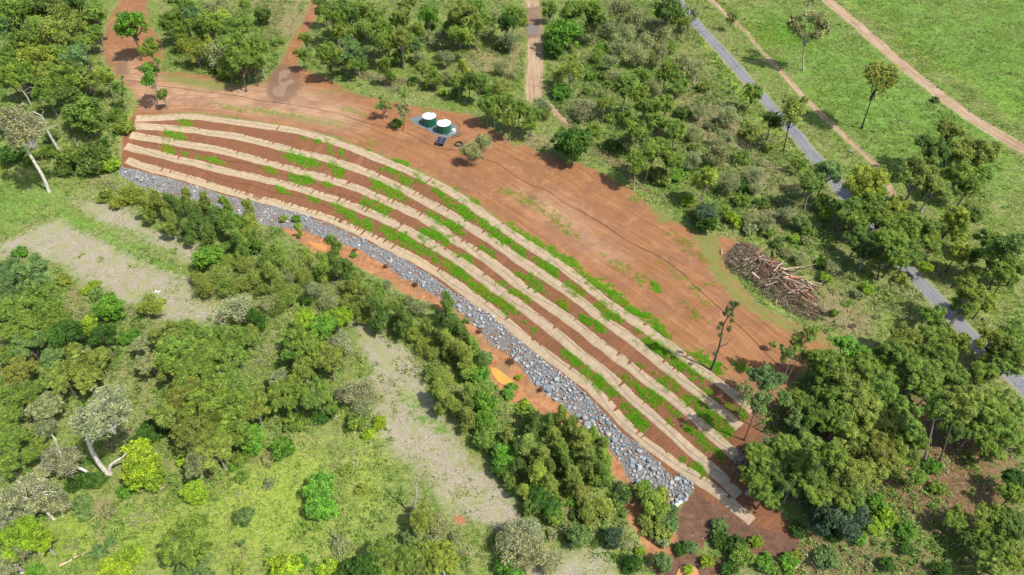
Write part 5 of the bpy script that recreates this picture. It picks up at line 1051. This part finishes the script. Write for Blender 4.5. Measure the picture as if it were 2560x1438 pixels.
def add_tree(kind, px, py, wpx, ck, key=None):
    nm, cat, noun, hr, kz, bc, tr = KIND[kind]
    # crown width in metres: iterate distance
    hc = 5.0
    for _ in range(4):
        x, y, z = at(px, py, hc); _, _, d = project(x, y, z+hc); W = float(wpx*d/FPX)*{'gum': 1.18, 'big': 1.18, 'scrub': 1.15, 'oak': 1.1}.get(kind, 1.06)
        H_ = W*hr; rz = {'oak': .75, 'round': .40, 'bush': .26, 'lolly': .42}.get(kind, kz)*W
        hc = max(H_-rz, rz*.55)
    b = BASES.get(key) if key else None
    if b:
        q = pl(b)[0]; bx, by, bz = at(*q); bx, by, bz = float(bx), float(by), float(bz)
        # height at which a point above (near) the base shows at the crown's centre row
        lo, hi = 1.0, 40.0
        for _ in range(30):
            m = (lo+hi)/2; _, yy, _ = project(bx, by, bz+m)
            if yy > py: lo = m
            else: hi = m
        hc = lo; fx, _, _ = project(bx, by, bz+hc); _, _, d = project(bx, by, bz+hc); W = float(wpx*d/FPX)*1.04
        cx = bx+float((px-fx)*d/FPX); cy = by
    else:
        x, y, z = at(px, py, hc); cx, cy = float(x), float(y); bx, by = cx+random.uniform(-.06, .06)*hc, cy+random.uniform(-.06, .06)*hc; bz = float(gz(bx, by))
    TREES.append(dict(kind=kind, c=(cx, cy, bz+hc), b=(bx, by, bz), W=W, hc=hc, ck=ck, px=px, py=py, key=key))
for ln in LIST.strip().splitlines():
    k, kinds, *it = ln.split(' ', 2); kd = kinds.split(':')[0]
    toks = it[0].split(); pre = None
    for s in toks:
        f = s.split(',')
        if len(f) == 1: continue
        if len(f) == 3: f.append(pre or 'g')
        o, p, sc = CR[k]; px_, py_, w_ = float(f[0]), float(f[1]), float(f[2]); ck = f[3]
        add_tree(kd, o+px_/sc, p+py_/sc, w_/sc, ck, '%s:%d,%d' % (k, px_, py_))
TRACE = {
 'G:770,230': ['805,680 730,590 670,480 640,380 615,300:.42,.2', '670,475 700,410 760,380 850,330 910,290 950,250:.2,.06', '705,400 722,340 695,305:.14,.06', '825,680 812,620 860,580 910,555 940,520:.34,.1', '640,380 600,320 560,300:.1,.03', '850,330 900,240 920,220:.1,.03', '615,300 640,220 700,170:.14,.04', '615,300 570,220 560,170:.1,.03'],
 'A:150,930': ['365,1429 330,1330 270,1230 200,1110 180,1040:.42,.3', '180,1040 120,950 60,830:.22,.05', '180,1040 200,930 190,860:.2,.06', '180,1040 260,960 300,900:.18,.05', '200,1110 250,1040 330,1000:.12,.04', '120,950 60,930 20,940:.1,.03'],
 'G:170,830': ['400,1010 350,960 260,900 200,860:.26,.14', '200,860 120,800 60,790:.14,.04', '260,900 240,820 300,760:.14,.04', '200,860 180,760 120,720:.12,.03'],
 'G:400,900': ['440,1175 370,1080 350,1060 410,1020 390,890 375,800:.5,.12', '400,890 440,850 490,812:.14,.05', '375,800 370,740 350,700:.09,.03', '410,1020 440,960 480,950:.1,.03', '370,1080 420,1050 450,1060:.1,.03'],
 'A:330,900': ['440,1125 390,1040 345,960 330,900 310,860 240,830:.40,.07', '345,960 400,940 430,930:.09,.03', '330,900 260,850 180,820:.1,.03', '310,860 330,820 300,810:.07,.02'],
 'A:150,640': ['235,785 190,700 130,640 60,590 20,555:.2,.04', '180,680 220,650 260,650:.09,.03', '160,665 90,700 40,705:.1,.03', '150,650 170,600 210,580:.08,.02', '190,700 240,680 265,690:.07,.02', '110,625 70,650 20,690:.06,.02'],
 'H:590,850': ['545,985 550,900 575,820 560,760 590,700 580,640:.2,.03', '550,910 600,880 640,905:.09,.03', '575,820 620,770 640,740:.07,.02', '565,780 540,730 520,700:.06,.02', '590,700 640,690 660,660:.05,.02', '545,950 500,980 470,960:.07,.02'],
 'G:470,560': ['680,690 620,640 540,620 490,600 440,560:.26,.12', '490,600 430,480 410,410:.14,.05', '430,490 470,440 500,420:.1,.04', '540,620 480,560 440,540:.1,.04', '440,560 330,600 250,640:.1,.03']}
def traced(T, root):
    bx, by, bz = T['b']; ck_, (o_x, o_y, sc_) = T['key'][0], CR[T['key'][0]]; rr = np.random.default_rng(len(T['key'])+int(T['px']))
    def P3(u, v, dy):
        px_, py_ = o_x+u/sc_, o_y+v/sc_; lo, hi = -1., 40.
        for _ in range(26):
            m = (lo+hi)/2; _, yy, _ = project(bx, by+dy, bz+m)
            if yy > py_: lo = m
            else: hi = m
        fx, _, d = project(bx, by+dy, bz+lo); return [(px_-fx)*d/FPX, dy, lo]
    k_ = T['key'][0]
    for k, s_ in enumerate(TRACE[T['key']]):
        pts, rad = s_.split(':'); r0, r1 = map(float, rad.split(',')); L = [tuple(map(float, q.split(','))) for q in pts.split()]
        dys = np.linspace(0, rr.uniform(-1.2, 1.2) if k else 0, len(L)); A = np.array([P3(u, v, dy) for (u, v), dy in zip(L, dys)]); 
        A3 = np.concatenate([[A[0]], *[[a*.75+b_*.25, a*.25+b_*.75] for a, b_ in zip(A[:-1], A[1:])], [A[-1]]]); V, F = tube_arrays(A3, np.linspace(r0, r1, len(A3)), 8)
        nm_ = 'trunk' if k == 0 else 'limb'; o = link(nm_, np_mesh(nm_, V, F, None, True), M_BARK, root); o.color = (.84,.80,.73,1) if k_ not in ('H', 'A') or T['key'] == 'A:150,930' else (.62,.59,.55,1)
def make_tree(T, j):
    kind, W, ck = T['kind'], T['W'], T['ck']; nm, cat, noun, hr, kz, bc, tr = KIND[kind]
    pk = {'sap': 'open'}.get(kind, kind); cm, lm, zb = PRO[pk][j % len(PRO[pk])]; r_ = random
    b = Vector(T['b']); c = Vector(T['c']); root = empty(nm, b); S = W/2*r_.uniform(.95, 1.05); sz = S*{'gum': 1.0, 'open': 1.25, 'sap': 1.2, 'bush': 1.0, 'round': 1.05}.get(kind, 1.0)*r_.uniform(.92, 1.08)
    rz = r_.uniform(0, 6.283); col = COLS[ck]; v = r_.uniform(.86, 1.16); hshift = r_.uniform(-.07, .07)
    cc = (col[0]*v*(1+hshift), col[1]*v, col[2]*v*(1-hshift), col[3]*r_.uniform(.3, 1.2))
    rel = c-b
    if cm is not None:
        o = link('crown', cm, None, root); o.location = rel; o.scale = (S*r_.uniform(.9, 1.1), S*r_.uniform(.88, 1.12), sz); o.rotation_euler = (0, 0, rz); o.color = cc
    wc = 1.0 if kind not in ('scrub',) else 1.0; bcv = [x*r_.uniform(.85, 1.15) for x in bc]
    if kind in ('gum', 'big', 'open') and r_.random() < .35: bcv = [.17, .14, .12]
    if T['key'] in ('A:150,930', 'G:770,230', 'G:170,830', 'G:100,1010', 'A:150,640', 'H:590,850'): bcv = [.80, .76, .70]
    if T['key'] in ('C:1480,600', 'C:850,820', 'F:2450,380', 'I:780,110', 'F:1550,350', 'A:2440,420', 'C:2000,960'): bcv = [.09, .075, .065]
    if T['key'] in TRACE:
        traced(T, root); T['root'] = root
        if lm is None or kind == 'dead': return root
        tr = 0
    if T['key'] == 'C:970,160': bcv = [.5, .46, .42]
    if lm is not None:
        o = link('limbs', lm, None, root); o.location = rel; o.scale = (S, S, sz); o.rotation_euler = (0, 0, rz); o.color = (*bcv, 1)
    if tr > 0 and kind != 'bush':
        top = rel+Vector((0, 0, zb*sz*.98)); L = top.length
        if top.z > .15:
            R = max(W*tr, .07)*(.85 if T['key'] in BASES else 1); o = link('trunk', TRUNK[j % 5], None, root); o.scale = (R*2, R*2, L*1.02); o.color = (*bcv, 1)
            o.rotation_mode = 'QUATERNION'; o.rotation_quaternion = top.to_track_quat('Z', 'Y')
    T['root'] = root; return root
for j, T in enumerate(TREES): make_tree(T, j*7+j//3)
# the lone stripped gum standing between the top mat and the clearing
def lone_gum():
    bx, by, bz = g3('S:1860,1105', 0); root = empty('gum_tree', (bx, by, bz)); tag(root, 'lone tall thin gum with few leaves rising beside the topmost mat', 'tree')
    pts = [('S:1860,1105', 0)]; rr = np.random.default_rng(5)
    def pt(s, hh):   # a point above the base's depth line showing at pixel s
        p = pl(s)[0]; lo, hi = 0, 30
        for _ in range(30):
            m = (lo+hi)/2; _, yy, _ = project(bx, by, bz+m)
            if yy > p[1]: lo = m
            else: hi = m
        fx, _, d = project(bx, by, bz+lo); return np.array([(p[0]-fx)*d/FPX, hh, lo])
    A = [pt('S:1860,1105', 0), pt('S:1900,1000', 0), pt('S:1960,830', .1), pt('S:1985,720', .2), pt('S:2010,570', .1), pt('S:2065,455', 0)]
    B = [A[2], pt('S:2050,770', -.3), pt('S:2095,700', -.4)]; C_ = [A[3], pt('S:2020,745', .3), pt('S:2080,760', .5)]
    D_ = [A[5], pt('S:2040,380', .1), pt('S:2060,300', .2)]; E_ = [A[5], pt('S:2120,380', -.2), pt('S:2150,300', -.3)]; G_ = [A[5], pt('S:2110,480', .3)]
    V, F = tube_arrays(np.array(A), [.26, .20, .17, .14, .11, .09], 8); o = link('trunk', np_mesh('trunk', V, F, None, True), M_BARK, root); o.color = (.12,.10,.09,1)
    V, F = join_np([tube_arrays(np.array(q), np.linspace(.09, .03, len(q)), 5) for q in (B, C_, D_, E_, G_)]); o = link('limbs', np_mesh('limbs', V, F, None, True), M_BARK, root); o.color = (.16,.13,.12,1)
    cl = [pt(s, rr.normal(0, .25)) for s in ('S:2060,340','S:2050,380','S:2120,300','S:2160,300','S:2140,330','S:2110,370','S:2120,420','S:2100,270','S:2090,600','S:2085,640','S:1950,590','S:1965,660','S:2110,490','S:1990,560','S:2030,420','S:1900,880','S:2180,290')]
    V, F, t, y = leaves(np.array(cl), np.full(len(cl), .42), 110, .15, rr, 1.0, .3, 1.8, np.full(len(cl), .5)); o = link('crown', np_mesh('crown', V, F, {'tint': t, 'young': y}), M_LEAF, root); o.color = (.085,.15,.05,.1)
lone_gum()
# ---------------------------------------------------------------- understorey nobody could count: low leafy ground cover and twigs
r = np.random.default_rng(12)
REGION = [('O:0,0 255,0 262,120 300,210 330,300 300,420 150,440 0,400', .9), ('O:410,0 720,0 700,100 690,190 560,200 430,170 400,60', .7), ('O:800,0 1310,0 1312,240 1200,262 1000,235 850,210 760,150', .6),
 ('O:1365,0 1700,0 1900,250 2100,480 2250,720 1950,600 1750,570 1560,440 1480,380 1370,250', .75), ('O:200,450 600,500 760,600 1000,740 1200,880 1400,1040 1700,1300 1680,1438 1500,1438 1300,1250 1050,950 800,830 480,640 400,560', .8),
 ('O:0,620 150,640 400,800 800,800 960,900 980,1080 700,1100 200,1438 0,1438', .8), ('O:1880,1000 2100,850 2560,800 2560,1438 1990,1438 2000,1300', .8), ('O:1900,560 2300,620 2560,900 2400,900 2100,700', .6), ('O:600,1330 1150,1330 1400,1438 600,1438', .6)]
RW = [(world_poly(s), v) for s, v in REGION]
x, y = scatter(75000, r); wgt = np.full(len(x), .10)
for P, v in RW: wgt[inside(x, y, P)] = v
nz = .55*vnoise(x, y, .11, 61)+.45*vnoise(x, y, .35, 62); k = free(x, y) & (nz+.38*wgt > .66) & (r.random(len(x)) < wgt+.25); x, y = x[k], y[k]
px, py, d = project(x, y, gz(x, y)); n_ = len(x); print('cover', n_)
rad = np.exp(r.normal(0, .4, n_))*.55; C = np.stack([x, y, gz(x, y)+rad*.5], 1); cg = vnoise(x, y, .05, 63)
V, F, t, yy = leaves(C, rad, 18, .25, r, .9, .9, 1.4, np.clip(.45+(cg-.5)*.5+r.normal(0, .15, n_), 0, 1), np.zeros(n_))
M_COVER = leafy('ground_cover', [(0, (.055,.12,.02)), (.5, (.155,.265,.045)), (1, (.28,.40,.08))], (.42,.36,.2), .25)
dryc = np.repeat((vnoise(x, y, .2, 64) > .66)*r.uniform(0, 1, n_)*.9, 18*4)
tag(link('ground_cover', np_mesh('ground_cover', V, F, {'tint': t, 'dry': dryc}), M_COVER), 'low leafy weeds and seedlings covering the ground under the trees', 'ground cover', kind='stuff')
# ---------------------------------------------------------------- labels that single each tree out
MARK = [('the left water tank', 1074, 295), ('the right water tank', 1111, 318), ('the timber heap', 1930, 700), ('the muddy puddle', 705, 205), ('the mats\' left end', 330, 350), ('the beige gravel bed', 330, 680), ('the white cross marker', 393, 730),
 ('the yellow pool', 1255, 940), ('the rocks\' right end', 1710, 1240), ('the brown mud flat', 1930, 1350), ('the far field track', 2250, 140), ('the roadside track', 1960, 190), ('the straight dirt track', 1335, 120), ('the far left dirt track', 290, 110),
 ('the upper asphalt road', 1830, 150), ('the middle asphalt road', 2040, 400), ('the lower asphalt road', 2350, 760), ('the shaded red soil', 2450, 1200), ('the narrow gravel strip', 1150, 1150), ('the red soil patch', 1155, 1300), ('the small brush heap', 950, 205),
 ('the lone thin gum', 1800, 850), ('the puddle track', 750, 90), ('the bottom-left corner', 60, 1400), ('the bottom-right corner', 2500, 1400), ('the top-left corner', 40, 30), ('the white geotextile', 1700, 1260), ('the bottom grassy clearing', 700, 1250), ('the photo\'s left edge', 0, 760),
 ('the orange clay strip', 1000, 700), ('the upper rock band', 560, 520), ('the largest root ball', 1275, 905), ('the culvert', 2125, 380), ('the top-right field', 2450, 250), ('the solar panels', 1103, 355), ('the gravel strip bottom', 1300, 1400),
 ('the photo\'s right edge', 2555, 1080), ('the photo\'s top edge', 1000, 0)]
def near_mark(px, py):
    best = sorted((math.hypot(px-a, (py-b)), n_, a, b) for n_, a, b in MARK)[0]; dx, dy = px-best[2], py-best[3]
    if best[1] == 'the photo\'s top edge' or best[0] < 26: rel = 'at'
    elif abs(dx) > 1.2*abs(dy): rel = 'right of' if dx > 0 else 'left of'
    else: rel = 'below' if dy > 0 else 'above'
    if 'corner' in best[1] or 'edge' in best[1] or 'bottom' in best[1]: rel = 'near'
    return rel, best[1]
HERO = {'B:1730,1065': 'dense glossy dark green round tree standing alone at the clearing edge', 'C:1480,600': 'lone tall gum with dark leaning trunk and bronze dome crown in the right field', 'C:970,160': 'tall pale-trunked gum with thin grey crown in the field beyond the road',
 'A:960,165': 'clumpy bright green gum standing on the far left dirt track', 'A:1110,540': 'bright green leaning gum with open crown at the far left end of the clearing', 'A:2440,420': 'round-crowned gum with forked dark trunk right of the muddy puddle', 'B:315,770': 'left of two small olive trees standing left of the tanks',
 'B:470,810': 'right of two small grey trees standing left of the tanks', 'B:1065,1065': 'right one of the pale twin trees below the tanks', 'B:970,1110': 'left one of the pale twin trees below the tanks', 'G:770,230': 'great pale tree with forked white trunk and silvery crown at lower left',
 'G:1450,820': 'small neat round bright yellow-green bush alone in the bottom grass', 'G:1400,1190': 'broad clumpy gum seen from above alone in the bottom left grass', 'E:790,790': 'pointed she-oak standing in front of the rock band in the middle', 'A:150,930': 'big pale tree with long leaning white trunk at the left edge',
 'G:2110,490': 'round bright green bush right of the thicket in the lower grass', 'H:1780,1150': 'round blue-green shrub tree, left of the pair at the bottom', 'H:2030,1150': 'dark bluish round shrub tree, right of the pair at the bottom', 'F:1240,820': 'slim sapling with small oval crown below the cleared timber heap',
 'C:385,130': 'small oval bronze tree with dark trunk between road and small track', 'F:2160,740': 'leafy yellowish gum hanging over the lower asphalt road', 'F:190,170': None, 'A:150,640': 'bare white dead tree with many limbs at the far left forest', 'A:330,900': 'white dead tree with stout leaning trunk left of the mats',
 'H:590,850': 'bare upright dead tree at the edge of the gravel strip', 'I:590,130': 'sparse pale gum with thin white stems at the right end of the mats', 'I:780,110': 'gum with black leaning trunk at the right end of the mats', 'D:1780,850': 'pale silvery feathery bush at the end of the beige gravel bed',
 'D:1905,930': 'small dark pointed she-oak beside the pale silvery bush', 'D:800,860': 'rounded bright green tree on the lower edge of the beige gravel bed', 'B:1655,250': 'dense bright green tree right of the straight sunny dirt track', 'I:1130,950': None, 'B:340,510': 'dark green she-oak growing out of the small brush heap'}
SIZE = lambda W: 'small' if W < 5.5 else 'mid-sized' if W < 8.5 else 'large'
NUM = {2: 'two', 3: 'three', 4: 'four', 5: 'five', 6: 'six', 7: 'seven', 8: 'eight', 9: 'nine', 10: 'ten', 11: 'eleven', 12: 'twelve'}
ORD = ['leftmost', *['%s from left' % w_ for w_ in 'second third fourth fifth sixth seventh eighth ninth tenth eleventh'.split()]]
by = {}
for T in TREES:
    o = T['root']; nm, cat, noun, *_ = KIND[T['kind']]
    h = HERO.get(T['key'])
    if h: tag(o, h, cat); continue
    rel, mk = near_mark(T['px'], T['py']); cn = '' if T['kind'] == 'dead' else CNAME[T['ck']]+' '
    by.setdefault((cn+noun, rel, mk), []).append(T); o['category'] = cat
for (n_, rel, mk), L in by.items():
    L.sort(key=lambda T: T['px'])
    for i, T in enumerate(L):
        o = T['root']; g = {'gum': 'gum trees of the woods', 'big': 'broad gum trees', 'oak': 'she-oaks along the rock band and strip', 'bush': 'low shrubs', 'scrub': 'twiggy small trees of the scrub', 'round': 'dense rounded trees', 'pale': 'pale-limbed trees at lower left'}.get(T['kind'])
        if g: o['group'] = g
        if len(L) == 1: o['label'] = '%s %s %s' % (n_, rel, mk)
        elif i == len(L)-1: o['label'] = 'rightmost of %s %ss %s %s' % (NUM.get(len(L), 'many'), n_, rel, mk)
        else: o['label'] = '%s of %s %ss %s %s' % (ORD[i], NUM.get(len(L), 'many'), n_, rel, mk)
print('trees', len(TREES), 'max words', max(len(T['root']['label'].split()) for T in TREES), 'maxgroup', max(len(v) for v in by.values()))
